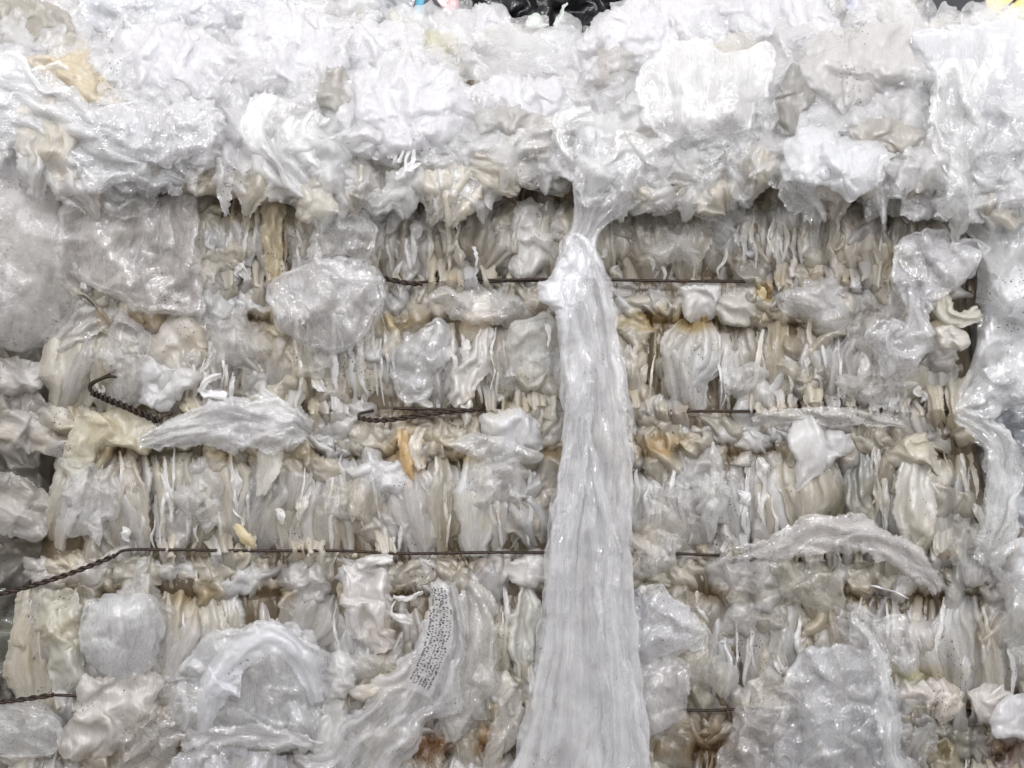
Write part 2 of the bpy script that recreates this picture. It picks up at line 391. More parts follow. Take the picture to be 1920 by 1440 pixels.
def solid(name, colr, rough=.5, metal=0., noise_amt=.3, scale=60, bump=.2, c2=None):
    m = bpy.data.materials.new(name); m.use_nodes = True; nt = m.node_tree; L = nt.links.new
    b = nt.nodes['Principled BSDF']; b.inputs['Roughness'].default_value = rough; b.inputs['Metallic'].default_value = metal
    geo = nn(nt, 'ShaderNodeNewGeometry'); n = nn(nt, 'ShaderNodeTexNoise'); L(geo.outputs['Position'], n.inputs[0])
    n.inputs['Scale'].default_value = scale; n.inputs['Detail'].default_value = 5
    c2 = c2 or tuple(x * (1 - noise_amt) for x in colr)
    o = ramp(nt, n.outputs[0], [(.35, tuple(c2) + (1,)), (.65, tuple(colr) + (1,))]); L(o, b.inputs['Base Color'])
    bp = nn(nt, 'ShaderNodeBump'); bp.inputs['Strength'].default_value = bump; bp.inputs['Distance'].default_value = .003
    L(n.outputs[0], bp.inputs['Height']); L(bp.outputs[0], b.inputs['Normal'])
    return m

M_packed = film_mat('packed_film', rough=.2, bump=.3, specks=.45, stain=.5, trans=.46, gloss=.6, aamp=.5, iso=.5, scale=1.2, dbump=.5, aniso=.12, fine=.12, veins=.35)
M_clear = film_mat('clear_film', rough=.09, bump=.38, specks=.12, trans=.3, gloss=1.5, iso=.8, scale=.9, aamp=.45, dbump=.3, fine=.4, veins=.22)
M_dirty = film_mat('dirty_clear_film', rough=.11, bump=.36, specks=.9, stain=.2, trans=.3, gloss=1.3, aamp=.45, fine=.4, veins=.12)
M_white = film_mat('white_fluffy_film', rough=.15, bump=.34, specks=.05, trans=.55, scale=.9, gloss=.9, aamp=.25, dbump=.1, veins=.18)
M_smooth = film_mat('smooth_film', rough=.09, bump=.3, specks=.1, trans=.3, gloss=1.3, iso=.5, scale=.9, aniso=.05, veins=.15)
M_wire = solid('rusty_wire', (.055, .035, .025), .45, .6, .5, 300, .4, c2=(.015, .012, .010))

W_ = (.905, .90, .925); C_ = (.84, .83, .82); G_ = (.77, .74, .71); B_ = (.80, .75, .65); BR = (.56, .50, .40); Y_ = (.72, .62, .40)
def tv(t, s=.05):
    k = 1 + rng.normal(0, s); return tuple(min(.9, max(.02, x * k)) for x in t)
def piece(kind, mat, label, cat, group=None, name=None, **kw):
    """one loose piece of film = one top-level object"""
    b = Buf()
    lay = kw.pop('layers', 1)
    clear = mat.name in ('clear_film', 'dirty_clear_film', 'smooth_film')
    kw.setdefault('cs', .9 if clear else .9); kw.setdefault('fade', .25 if clear else .5)
    if kind == 'sheet': kw.setdefault('ang', .09)
    else:
        kw.setdefault('bulge', .26)
        if clear: kw.setdefault('wv', .5); kw['fray'] = kw.get('fray', 3.) * 1.6
    kw['folds'] = kw.get('folds', 14.) * 1.25; kw['cr'] = kw.get('cr', 34.) * 1.25
    if clear and lay > 1 or kw.get('rim'): kw.setdefault('rimop', .35)
    if clear: kw['op'] = kw.get('op', .8) * .21; kw['tint'] = tuple(min(.93, x * 1.12) for x in kw.get('tint', (.8, .8, .8)))
    for i in range(lay):
        k = dict(kw)
        if i:
            key = 'd' if kind == 'sheet' else None
            if key: k['d'] = k.get('d', 20.) - 9 * i
            else: k['pts'] = [(p[0], p[1], p[2] - 9 * i, p[3] * (1 - .04 * i)) for p in k['pts']]
            k['seed'] = None
        (sheet if kind == 'sheet' else ribbon)(b, **k)
    o = b.build(name or cat.replace(' ', '_'), mat)
    return tag(o, label, cat, group)

# ------------------------------------------------------------------ setting
def quad_plane(name, x0, x1, y0, y1, z, mat, kind='structure'):
    b = Buf(); b.raw([(x0, y0, z), (x1, y0, z), (x1, y1, z), (x0, y1, z)], [(0, 1, 2, 3)]); o = b.build(name, mat); tag(o, kind=kind); return o
M_floor = solid('concrete', (.22, .21, .20), .8, 0, .4, 12, .3)
quad_plane('floor', -8, 8, -4, 10, -.80, M_floor)

# ------------------------------------------------------------------ the bale
WY = [300, 524, 771, 1037, 1328, 1590]          # heights of the wires in the photograph
EDL = [(300, 120), (524, 150), (771, 140), (1037, 75), (1328, 60), (1590, 40)]
EDR = [(300, 1760), (524, 1760), (771, 1800), (1037, 1880), (1328, 1960), (1590, 2000)]
edl = lambda y: np.interp(y, [a for a, b in EDL], [b for a, b in EDL]); edr = lambda y: np.interp(y, [a for a, b in EDR], [b for a, b in EDR])
def face_depth(y):
    """cross-section of the bale: roll under each wire, crease, pleats, cinch"""
    y = np.asarray(y, float); d = np.zeros_like(y) - 12
    for k in range(1, 6):
        a = WY[k]
        d = np.where((y >= a) & (y < a + 85), 20 * np.sqrt(np.clip(1 - ((y - a - 38) / 47) ** 2, 0, 1)) - 16, d)
    for k in range(0, 5):
        a, b = WY[k] + 80, WY[k + 1]
        t = np.clip((y - a) / (b - a), 0, 1)
        d = np.where((y >= a) & (y < b), -14 + 22 * np.sin(np.pi * t) ** .6 * (1 - .4 * t), d)
    return d
STAIN_SHADE_SPOTS = [(1760, 1400, 90, 55, .52, .50, .40), (1335, 1400, 60, 60, .60, .48, .32), (1600, 920, 60, 110, .66, .66, .64), (1720, 450, 50, 90, .8, .76, .72), (515, 440, 20, 95, .86, .68, .38),
          (1430, 545, 26, 18, .9, .68, .32), (1240, 830, 55, 18, .88, .74, .52), (765, 850, 26, 50, .92, .72, .45), (260, 595, 70, 20, .82, .68, .48), (455, 395, 100, 34, .74, .66, .50),
          (808, 1402, 36, 30, .55, .32, .20), (1890, 1415, 40, 30, .55, .40, .36), (960, 370, 110, 22, .66, .60, .50), (1620, 370, 110, 26, .55, .52, .46), (1420, 365, 50, 40, .6, .56, .48),  # spots just under the heap paint its overhang shade into the colour
          (1660, 1265, 130, 14, .8, .76, .5), (700, 610, 120, 16, .8, .72, .52), (1100, 1250, 60, 12, .8, .7, .5), (1250, 600, 120, 16, .84, .74, .48), (920, 1395, 22, 40, .62, .42, .28), (520, 1075, 30, 30, .6, .58, .58), (140, 830, 60, 60, .84, .80, .62)]
def stain_shade_fn(x, y):
    """yellow and brown staining where damp sat in the creases under the rolls, and painted shade under the heap"""
    s = 0
    for a in WY[1:5]:
        s = s + np.exp(-((y - a - 78 + 8 * pn(x / 60, 0 * x, 77)) / 17) ** 2) * smooth(-.05, .6, pn(x / 85, y / 200, 55) + .25)
        s = s + .6 * np.exp(-((y - a + 2) / 14) ** 2) * smooth(.0, .5, pn(x / 40, y / 90, 56))
    s = np.clip(s, 0, 1)[..., None]
    br = smooth(.25, .6, pn(x / 55, y / 75, 57))[..., None]
    z = np.ones(x.shape + (3,))
    z = z * (1 - s * np.array([.20, .30, .48])) * (1 - br * .55 * np.array([.16, .19, .26]))
    gr = smooth(.2, .55, pn(x / 26, y / 120, 58))[..., None] * smooth(1350, 1500, x)[..., None]
    for sx, sy, rx, ry, cr_, cg, cb in STAIN_SHADE_SPOTS:
        g = np.exp(-(((x - sx + 12 * pn(x / 30, y / 30, 5)) / rx) ** 2 + ((y - sy + 12 * pn(x / 30, y / 30, 6)) / ry) ** 2) ** 1.5)[..., None]
        z = z * (1 - g * (1 - np.array([cr_, cg, cb])))
    return z * (1 - gr * np.array([.30, .31, .30]))

root = empty('film_bale', 960, 1700, -200, 'large pressed bale of dirty white plastic film bound with rusty twisted wires', 'bale')
# core: the pressed mass between the folds; dark for dirt and painted gap shade
core = Buf()
st = 4
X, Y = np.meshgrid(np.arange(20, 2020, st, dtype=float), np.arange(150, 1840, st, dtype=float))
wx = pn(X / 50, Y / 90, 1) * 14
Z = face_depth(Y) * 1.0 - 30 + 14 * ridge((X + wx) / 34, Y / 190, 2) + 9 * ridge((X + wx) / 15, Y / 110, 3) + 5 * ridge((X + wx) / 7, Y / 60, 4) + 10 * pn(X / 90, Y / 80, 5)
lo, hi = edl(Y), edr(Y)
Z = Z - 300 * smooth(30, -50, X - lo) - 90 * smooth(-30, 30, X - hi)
C = np.ones(X.shape + (4,)); C[..., :3] = np.array((.25, .205, .145)) * (.9 + .22 * pn(X / 30, Y / 120, 6))[..., None] * stain_shade_fn(X, Y)
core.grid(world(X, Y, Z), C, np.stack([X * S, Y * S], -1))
# sides, top and back of the bale so that it is a solid block
x0, x1, zt, zb = (140 - 960) * S, (1990 - 960) * S, (720 - 170) * S, -.795
yb, yf = .95, .075
sb = []
def wall(a, b_, c, d_):
    a, b_, c, d_ = map(np.array, (a, b_, c, d_)); n = 60; u = np.linspace(0, 1, n)[None, :, None]; v = np.linspace(0, 1, n)[:, None, None]
    P = (a * (1 - u) + b_ * u) * (1 - v) + (d_ * (1 - u) + c * u) * v
    nrm = np.cross(b_ - a, d_ - a); nrm = nrm / np.linalg.norm(nrm)
    uu = np.broadcast_to(u[..., 0] * 40, (n, n)); vv = np.broadcast_to(v[..., 0] * 14, (n, n))
    bmp = ridge(uu, vv * .3, 9) * .03 * np.sin(np.pi * u[..., 0]) * np.sin(np.pi * v[..., 0])
    P = P - nrm * bmp[..., None]
    C = np.ones((n, n, 4)); C[..., :3] = BR
    core.grid(P, C, np.stack([uu * .02, vv * .05], -1))
wall((x0, yb, zb), (x0, yf, zb), (x0, yf, zt), (x0, yb, zt)); wall((x1, yf, zb), (x1, yb, zb), (x1, yb, zt), (x1, yf, zt))
wall((x0, yf, zt), (x1, yf, zt), (x1, yb, zt), (x0, yb, zt)); wall((x1, yb, zb), (x0, yb, zb), (x0, yb, zt), (x1, yb, zt))
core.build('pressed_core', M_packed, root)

def pleat(buf, x, y0, y1, w, d, tint, op=.86, lean=0., **kw):
    n = 6; t = np.linspace(0, 1, n); ys = y0 + (y1 - y0) * t
    wob = np.cumsum(rng.normal(0, w * .10, n)); wp = np.array([.55, .85, 1., .95, .8, .5]) * rng.uniform(.85, 1.15, n) * w
    ends = np.array([-34, -3, 0, 0, -4, -20])
    pts = [(x + lean * t[i] + wob[i], ys[i], float(face_depth(ys[i])) + d + ends[i], wp[i]) for i in range(n)]
    ribbon(buf, pts, tint=tint, op=op, tintfn=stain_shade_fn, **kw)
def crease_shift(x, k): return 24 * float(pn(np.array(x / 140.), np.array(k * 3.3), 91))
def bundle(x, k):
    """the pleats stand in bundles with dark gaps between: depth offset"""
    return -55 * max(0., float(pn(np.array(x / 52.), np.array(k * 5.1), 92)) - .25) * 2 + 14 * float(pn(np.array(x / 120.), np.array(k * 2.1), 93))
def pick_tint(x=0):
    t = pick_tint0(); k = .80 * rng.uniform(.9, 1.08)
    return tuple(c * k for c in t)
def pick_tint0():
    r = rng.random()
    if r < .40: return tv(B_, .06)
    if r < .68: return tv(G_, .06)
    if r < .88: return tv(C_, .05)
    return tv((.67, .62, .54), .06)

for k in range(5):                               # one pleated tier between each two wires
    ya, yb_ = WY[k] + 72, WY[k + 1] + 6
    if k == 4: yb_ = 1600
    tier = Buf()
    x = edl(ya) + 8
    while x < min(edr(ya), 1990):
        w = rng.uniform(24, 66)
        pleat(tier, x, ya + crease_shift(x, k) + rng.uniform(-16, 12), yb_ + rng.uniform(-16, 26), w, -12 + bundle(x, k) + rng.uniform(-9, 6), pick_tint(), op=.93, lean=rng.normal(0, 22), bulge=rng.uniform(.12, .34),
              folds=rng.uniform(10, 20), famp=.36, cr=34, camp=.55, flen=30, gl=.25, thin=.05)
        x += w * rng.uniform(.55, 1.0)
    tag(tier.build('pleated_layer', M_packed, root))
    loose = Buf()
    x = edl(ya) + 14
    while x < min(edr(ya), 1990):
        w = rng.uniform(12, 58); hh = (yb_ - ya) * rng.uniform(.45, 1.05); y0 = ya + (yb_ - ya - hh) * rng.uniform(-.1, 1.05)
        pleat(loose, x, y0, y0 + hh, w, rng.uniform(-4, 12) + bundle(x, k), pick_tint(), op=rng.uniform(.3, .85), lean=rng.normal(0, 34), bulge=rng.uniform(.1, .4),
              folds=rng.uniform(8, 16), famp=.36, cr=28, camp=.6, fray=2.5, flen=28, gl=.25)
        x += w * rng.uniform(.6, 1.3)
    for i in range(26):                          # small turned-out edges and scraps
        xx = rng.uniform(edl(ya) + 10, min(edr(ya), 1980)); yy = rng.uniform(ya, yb_ - 20); hh = rng.uniform(25, 75); w = rng.uniform(4, 13)
        a = rng.normal(0, .45); d0 = float(face_depth(yy)) + rng.uniform(8, 20)
        pts = [(xx - math.sin(a) * hh * t + rng.normal(0, 3), yy + math.cos(a) * hh * t, d0 + 6 * math.sin(3.1 * t), w * q) for t, q in ((0, .3), (.35, 1), (.7, .8), (1, .15))]
        ribbon(loose, pts, tint=tv(C_, .08), op=rng.uniform(.35, .85), bulge=.3, folds=6, famp=.5, cr=14, camp=1.0, fray=2.5, step=2.4, curl=8, tintfn=stain_shade_fn)
    for i in range(70):                          # thin strands of drawn-out film
        xx = rng.uniform(edl(ya) + 10, min(edr(ya), 1980)); hh = rng.uniform(50, 150); yy = rng.uniform(ya - 10, max(ya, yb_ - hh)); w = rng.uniform(2, 6); le = rng.normal(0, 10)
        if yy < 360: continue
        pts = [(xx + le * t + rng.normal(0, 3), yy + hh * t, float(face_depth(yy + hh * t)) + rng.uniform(10, 20) - 18 * abs(t - .5), w * q) for t, q in ((0, .5), (.35, 1), (.7, .8), (1, .4))]
        ribbon(loose, pts, tint=tv(C_, .06), op=rng.uniform(.5, .95), bulge=.5, folds=8, famp=.3, cr=16, camp=.6, fray=1.2, step=2.2, tintfn=stain_shade_fn)
    for i in range(58):                          # wider flaps that bridge roll, crease and pleats
        xx = rng.uniform(edl(ya) + 20, min(edr(ya), 1980)); yy = rng.uniform(ya - 75, yb_ - 10); a_, b_ = rng.uniform(20, 55), rng.uniform(35, 95)
        if yy < 360 or any(x_a < xx < x_b and abs(yy - y_w) < b_ * .9 for x_a, x_b, y_w in ((690, 800, 524), (925, 1060, 524), (1130, 1400, 526), (660, 910, 775), (1300, 1400, 771), (160, 330, 750), (230, 1020, 1034))): continue
        th = np.linspace(0, 2 * math.pi, 8)[:-1]; rr = rng.uniform(.55, 1.25, 7); lean = rng.normal(0, .3)
        pts = [(xx + a_ * r_ * math.cos(t) + lean * b_ * r_ * math.sin(t), yy + b_ * r_ * math.sin(t)) for t, r_ in zip(th, rr)]
        top = rng.random() < .6
        sheet(loose, pts, d=2 + rng.uniform(-4, 12), h=rng.uniform(8, 20), tint=pick_tint(), op=rng.uniform(.35, .85), focus=(xx + rng.normal(0, 20), yy + (-1 if top else 1) * b_ * rng.uniform(1.0, 1.8)),
              folds=rng.uniform(9, 18), famp=.35, cr=rng.uniform(26, 50), camp=1.0, fray=4, tintfn=stain_shade_fn, edge=-12)
    tag(loose.build('loose_fold', M_packed, root), kind='stuff')
for k in range(1, 5):                            # the puffy roll under each wire
    roll = Buf(); a = WY[k]
    for lay in range(2):
        x = edl(a) + 20 + 20 * lay
        while x < min(edr(a), 1985):
            w = rng.uniform(22, 75) * (1 if lay else 1.2); tilt = rng.normal(0, 12)
            hh = rng.uniform(24, 50) * (.85 if lay else 1.05); hh = hh * (1 + crease_shift(x, k - .0) / 60); yc = a + 40 + crease_shift(x, k) * .5 + rng.normal(0, 8)
            pts = [(x + w * math.cos(t) * rng.uniform(.85, 1.12), yc + tilt * math.cos(t) + hh * math.sin(t) * rng.uniform(.85, 1.12)) for t in np.linspace(0, 2 * math.pi, 9)[:-1]]
            sheet(roll, pts, d=-16 + lay * 6 + rng.uniform(-3, 5), h=rng.uniform(20, 32), tint=pick_tint(), op=.95 if not lay else rng.uniform(.7, .95), dirn=rng.normal(90, 35),
                  folds=rng.uniform(7, 15), famp=.38, cr=24, camp=.8, fray=3, edge=-14, tintfn=stain_shade_fn, pw=.7, ang=.3)
            x += w * rng.uniform(.95, 1.5)
    tag(roll.build('film_roll', M_packed, root))

# ------------------------------------------------------------------ wires
def wire(label, segs, group='rusty wires round the bale'):
    b = Buf()
    for pts, tw in segs: tube(b, [(p[0], p[1], p[2] + (10 if p[2] > 9 else 0)) for p in pts], 3.0 if tw else 2.8, twist=2.2 if tw else 0, pitch=36)
    return tag(b.build('baling_wire', M_wire), label, 'wire', group)
wire('rusty wire across the upper part of the bale, twisted beside the clear balloon',
     [([(705, 520, 12), (735, 525, 17), (765, 531, 17), (792, 532, 12)], 1), ([(785, 530, 10), (850, 524, 4), (925, 525, 13), (1000, 524, 15), (1060, 523, 14), (1160, 525, 13), (1260, 527, 14), (1390, 528, 12), (1450, 529, 0)], 0),
      ([(900, 529, 10), (950, 527, 14), (1010, 526, 12)], 0)])
wire('rusty wire at mid height with a long twisted loop above the orange scrap',
     [([(672, 783, 14), (700, 788, 20), (740, 786, 20), (790, 778, 20), (850, 771, 18), (900, 768, 12)], 1), ([(738, 766, 14), (800, 767, 16), (860, 768, 15), (905, 768, 8)], 0), ([(672, 783, 14), (676, 775, 10), (700, 770, 4)], 0),
      ([(905, 768, 4), (1100, 770, 4), (1300, 771, 10), (1400, 771, 12), (1470, 770, 2), (1650, 780, 6), (1780, 772, -4)], 0)])
wire('thin black wire below the middle of the bale, slanting down at its left end',
     [([(-20, 1118, 10), (60, 1098, 22), (140, 1072, 28), (215, 1042, 18)], 1), ([(215, 1042, 18), (240, 1031, 16), (330, 1031, 14), (480, 1033, 14), (640, 1033, 13), (760, 1038, 14), (900, 1036, 14), (1020, 1036, 14), (1150, 1038, 6), (1260, 1038, 12), (1340, 1041, 14), (1400, 1040, 2), (1800, 1050, -6), (1900, 1090, -10)], 0)])
wire('lowest wire, a short black length showing at the lower left edge of the bale',
     [([(-20, 1318, 34), (30, 1313, 34), (100, 1303, 30)], 1), ([(100, 1303, 30), (300, 1310, 0), (560, 1330, 0), (800, 1338, 10), (845, 1328, 12), (1000, 1330, 0), (1330, 1332, 10), (1390, 1330, 12), (1700, 1330, 0), (1900, 1335, 0)], 0)])
hook = Buf()
tube(hook, [(217, 694, 38), (205, 702, 40), (188, 710, 38), (172, 718, 34), (167, 728, 32), (174, 738, 32)], 2.6)
tube(hook, [(219, 707, 44), (207, 706, 44), (190, 711, 40), (174, 720, 36), (170, 730, 34), (176, 738, 32)], 2.6)
tube(hook, [(172, 735, 32), (205, 750, 30), (250, 768, 30), (298, 790, 28)], 3.6, twist=3.6, pitch=22)
tube(hook, [(298, 788, 28), (310, 780, 26), (322, 774, 20)], 2.2)
tag(hook.build('wire_hook', M_wire), 'bent twisted end of a cut wire sticking out at the left of the bale', 'wire')

cover = Buf()                                    # film that has swollen over the wires
for k, rngs in ((1, [(150, 690), (800, 922), (1410, 1760)]), (2, [(340, 660), (912, 1040), (1180, 1300), (1400, 1800)]), (3, [(296, 326), (395, 484), (545, 612), (700, 735), (1190, 1250), (1350, 1890)]), (4, [(110, 800), (852, 1270), (1400, 1960)])):
    for xa, xb in rngs:
        x = xa + 10
        while x < xb:
            w_ = rng.uniform(9, 26); yc = WY[k] + rng.normal(0, 7); up, dn = rng.uniform(22, 75), rng.uniform(18, 60); le = rng.normal(0, 12)
            pts = [(x - le, yc - up, float(face_depth(yc - up)) - 22, w_ * 1.1), (x, yc - 6, 20, w_ * .7), (x + 2, yc + 8, 20, w_ * .75), (x + le, yc + dn, -8, w_ * 1.1)]
            ribbon(cover, pts, tint=pick_tint(), op=rng.uniform(.7, 1), bulge=.5, folds=rng.uniform(8, 13), famp=.45, flen=24, gl=.3, cr=24, camp=.7, fray=3, tuck=20, endfade=.8, tintfn=stain_shade_fn)
            x += w_ * rng.uniform(.9, 1.9)
for i in range(46):                              # thin veils of torn film lying over everything else on the face
    y = rng.uniform(400, 1420); x = rng.uniform(edl(y) + 40, min(edr(y), 1960) - 30); a_, b_ = rng.uniform(35, 85), rng.uniform(35, 100)
    if abs(x - 1105) < 120 or (x < 960 and min(abs(y - 1035), abs(y - 775), abs(y - 525)) < b_ * .7): continue
    th = np.linspace(0, 2 * math.pi, 9)[:-1]; rr = rng.uniform(.45, 1.3, 8); fa = rng.uniform(0, 6.28)
    pts = [(x + a_ * r_ * math.cos(t), y + b_ * r_ * math.sin(t)) for t, r_ in zip(th, rr)]
    sheet(cover, pts, d=30 + rng.uniform(-8, 12), h=rng.uniform(6, 18), tint=tv(C_, .04), op=rng.uniform(.08, .26), focus=(x + 1.6 * a_ * math.cos(fa), y + 1.6 * b_ * math.sin(fa)),
          folds=rng.uniform(12, 22), famp=.35, cr=rng.uniform(26, 50), camp=.9, fray=5, edge=-24, ang=.25, fade=.3, rimop=.25)
tag(cover.build('loose_fold', M_packed, root), kind='stuff')
# ------------------------------------------------------------------ neighbours at the left and right
bl = empty('film_bale', -60, 1000, -120, 'neighbouring bale of grey film at the left edge, behind a smooth speckled sheet', 'bale')
nb = Buf()
X, Y = np.meshgrid(np.arange(-420, 170, 5.), np.arange(250, 1840, 5.))
Z = -125 + 40 * pn(X / 90, Y / 70, 61) + 26 * ridge(X / 60 + Y / 160, Y / 45, 62) + 9 * ridge(X / 18, Y / 22, 63) - 420 * smooth(70, 165, X) - 60 * smooth(1050, 1150, Y)
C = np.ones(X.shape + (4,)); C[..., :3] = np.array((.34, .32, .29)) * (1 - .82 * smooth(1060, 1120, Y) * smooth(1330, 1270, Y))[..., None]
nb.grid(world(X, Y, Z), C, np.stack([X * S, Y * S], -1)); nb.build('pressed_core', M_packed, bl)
nf = Buf()
for i in range(60):
    x = rng.uniform(-150, 100); y = rng.uniform(640, 1080) if i < 44 else rng.uniform(1300, 1440); a = rng.normal(1.0, .5); hh = rng.uniform(60, 150); w_ = rng.uniform(14, 40)
    if y < 740 and x > 20 or 1050 < y < 1300: continue
    pts = [(x + math.sin(a) * hh * (t - .5), y + math.cos(a) * hh * (t - .5) + 10 * t, -45 + rng.uniform(-25, 35) - 20 * t, w_ * q) for t, q in ((0, .4), (.33, 1), (.66, .9), (1, .25))]
    ribbon(nf, pts, tint=tv((.52, .49, .46), .1), op=rng.uniform(.5, .95), bulge=.3, folds=16, famp=.3, cr=34, camp=1.2, fray=4, curl=14)
tag(nf.build('loose_fold', M_packed, bl), kind='stuff')
br_ = empty('film_bale', 2050, 1000, -120, 'neighbouring bale of bluish clear film at the right edge of the photo', 'bale')
nb = Buf()
X, Y = np.meshgrid(np.arange(1740, 2400, 5.), np.arange(120, 1840, 5.))
Z = -70 + 30 * pn(X / 90, Y / 70, 71) + 18 * ridge(X / 60, Y / 60, 72) + 7 * ridge(X / 18, Y / 22, 73) - 160 * smooth(1860, 1760, X)
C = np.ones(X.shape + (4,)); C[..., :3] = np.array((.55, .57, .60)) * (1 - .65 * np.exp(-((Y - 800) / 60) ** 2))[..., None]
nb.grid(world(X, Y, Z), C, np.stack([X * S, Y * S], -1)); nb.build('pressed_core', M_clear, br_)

sp = lambda *a, **k: piece('sheet', *a, **k); rp = lambda *a, **k: piece('ribbon', *a, **k)
sp(M_dirty, 'large smooth grey sheet with black specks bulging at the left edge', 'film sheet', layers=2, pts=[(-120, 300), (60, 300), (130, 380), (150, 500), (140, 600), (90, 645), (0, 655), (-120, 650)],
   d=10, h=55, tint=(.72, .70, .69), op=.97, folds=60, famp=.06, cr=120, camp=.35, fray=1.5, centre=(-10, 480), edge=-25, pw=.5)
rp(M_clear, 'bundle of taut grey folds slanting down behind the speckled sheet', 'film scrap', pts=[(210, 560, 8, 40), (150, 605, 2, 34), (95, 650, -10, 24)], tint=G_, op=.9, folds=9, famp=.5)
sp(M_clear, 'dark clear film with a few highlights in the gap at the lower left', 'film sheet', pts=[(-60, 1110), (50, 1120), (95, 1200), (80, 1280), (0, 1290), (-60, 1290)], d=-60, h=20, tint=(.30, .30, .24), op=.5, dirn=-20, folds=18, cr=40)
sp(M_clear, 'clear bag with a thick rounded rim at the lower left corner', 'film bag', pts=[(-60, 1325), (40, 1320), (105, 1335), (122, 1375), (95, 1415), (30, 1420), (-60, 1400)], d=20, h=34, tint=W_, op=.42, dirn=20, folds=22, cr=42, camp=.8, rim=14, fray=1.5, layers=2)
for i, (pts, lab) in enumerate([
    ([(20, 770), (110, 800), (140, 850), (60, 850), (-40, 800)], 'flat grey flap below the dark gap at the left'),
    ([(-40, 880), (60, 900), (110, 960), (60, 1010), (-40, 980)], 'pale crumpled flap low on the left neighbouring bale'),
    ([(-40, 690), (60, 680), (100, 700), (60, 735), (-40, 745)], 'long pointed scrap just above the cut wire on the left edge')]):
    sp(M_packed, lab, 'film scrap', 'flaps on the left neighbouring bale', pts=pts, d=-14, h=16, tint=tv((.60, .575, .55)), op=.75, dirn=rng.uniform(10, 40), folds=20, famp=.35, cr=34, camp=1.2)

# ------------------------------------------------------------------ fluffy heap lying on top of the bale
heap = Buf()
def top_line(x):
    return np.interp(x, [-100, 0, 150, 300, 450, 640, 700, 780, 850, 920, 960, 1010, 1080, 1130, 1180, 1300, 1500, 1700, 1745, 1800, 1850, 1920, 2050],
                     [-40, -40, -40, -50, -60, -20, 26, 34, 22, 30, 52, 64, 78, 34, -30, -60, -40, -20, 20, 35, 20, 38, 60])
def bottom_line(x):
    return np.interp(x, [-60, 100, 200, 290, 320, 400, 520, 600, 660, 740, 800, 880, 930, 1050, 1100, 1180, 1300, 1370, 1400, 1460, 1560, 1650, 1720, 1760, 1980],
                     [325, 335, 375, 365, 335, 345, 365, 385, 362, 372, 360, 372, 335, 330, 345, 370, 385, 385, 325, 338, 362, 370, 355, 395, 395])
st = 4
X, Y = np.meshgrid(np.arange(-60, 2040, st, dtype=float), np.linspace(0, 1, 110)); T = Y
y0 = top_line(X) + 26; y1 = bottom_line(X) + 12 * pn(X / 30, X * 0, 31)
Y = y0 + (y1 - y0) * T
Z = -235 + 300 * np.sin(np.clip(T, 0, 1) * 1.75) ** .8 - 60 * smooth(.8, 1, T) + 30 * pn(X / 110, Y / 80, 32) + 10 * ridge(X / 60, Y / 50, 33) + .5 * crumple(X, Y, 50, 34)
C = np.ones(X.shape + (4,)); C[..., :3] = (.74, .74, .75)
heap.grid(world(X, Y, Z), C, np.stack([X * S, Y * S], -1))
heap_d = lambda x, y: -215 + 300 * math.sin(min(1, max(0, (y - top_line(x)) / (350 - top_line(x)))) * 1.75) ** .8
for i in range(460):
    crest = i > 330
    x = rng.uniform(-40, 1990); t = rng.random() ** .9; y = top_line(x) + 20 + t * (bottom_line(x) - 22 - top_line(x)); R = rng.uniform(35, 100) * (1 - .35 * (t > .8))
    if crest: R = rng.uniform(12, 40); y = top_line(x) + rng.uniform(6, 60)
    R = min(R, y - top_line(x) + 24)
    n = 9; th = np.linspace(0, 2 * math.pi, n + 1)[:-1]; rr = R * rng.uniform(.5, 1.3, n); asp = rng.uniform(.45, 1.1); ro = rng.uniform(0, 3.1)
    pts = [(x + r_ * math.cos(a) * math.cos(ro) - r_ * asp * math.sin(a) * math.sin(ro), y + r_ * math.cos(a) * math.sin(ro) + r_ * asp * math.sin(a) * math.cos(ro)) for a, r_ in zip(th, rr)]
    tt = W_ if rng.random() < .88 - .5 * (t > .75) else (C_ if rng.random() < .6 else B_)
    fa = rng.uniform(0, 6.28)
    sheet(heap, pts, d=heap_d(x, y) + rng.uniform(-8, 26), h=R * rng.uniform(.05, .4), tint=tv(tt, .02), op=rng.uniform(.1, .45), dirn=rng.uniform(0, 180),
          focus=(x + 1.3 * R * math.cos(fa), y + 1.3 * R * math.sin(fa)) if rng.random() < .25 else None, folds=rng.uniform(16, 34), famp=.2,
          cr=rng.uniform(20, 56), camp=.75, fray=9 if crest else 5, step=3, slope=(rng.normal(0, .2), .25), ang=.2, fade=.2 if crest else .5)
for i in range(42):                              # tatters hanging from the lower edge of the heap
    x = rng.uniform(60, 1960); y = bottom_line(x) - 12; hh = rng.uniform(20, 70); w_ = rng.uniform(14, 40); le = rng.normal(0, 20)
    pts = [(x - le, y - hh * .7, heap_d(x, y) + 6, w_), (x, y, heap_d(x, y) + 14, w_ * 1.1), (x + le * .5, y + hh * .5, heap_d(x, y) + 6, w_ * .7), (x + le, y + hh, heap_d(x, y) - 8, w_ * .25)]
    ribbon(heap, pts, tint=tv(C_ if rng.random() < .5 else B_, .05), op=rng.uniform(.3, .8), bulge=.4, folds=14, famp=.35, cr=30, camp=.8, fray=5)
tag(heap.build('film_heap', M_white), kind='stuff', label='heap of fluffy white crumpled film lying over the top of the bale', cat='film heap')

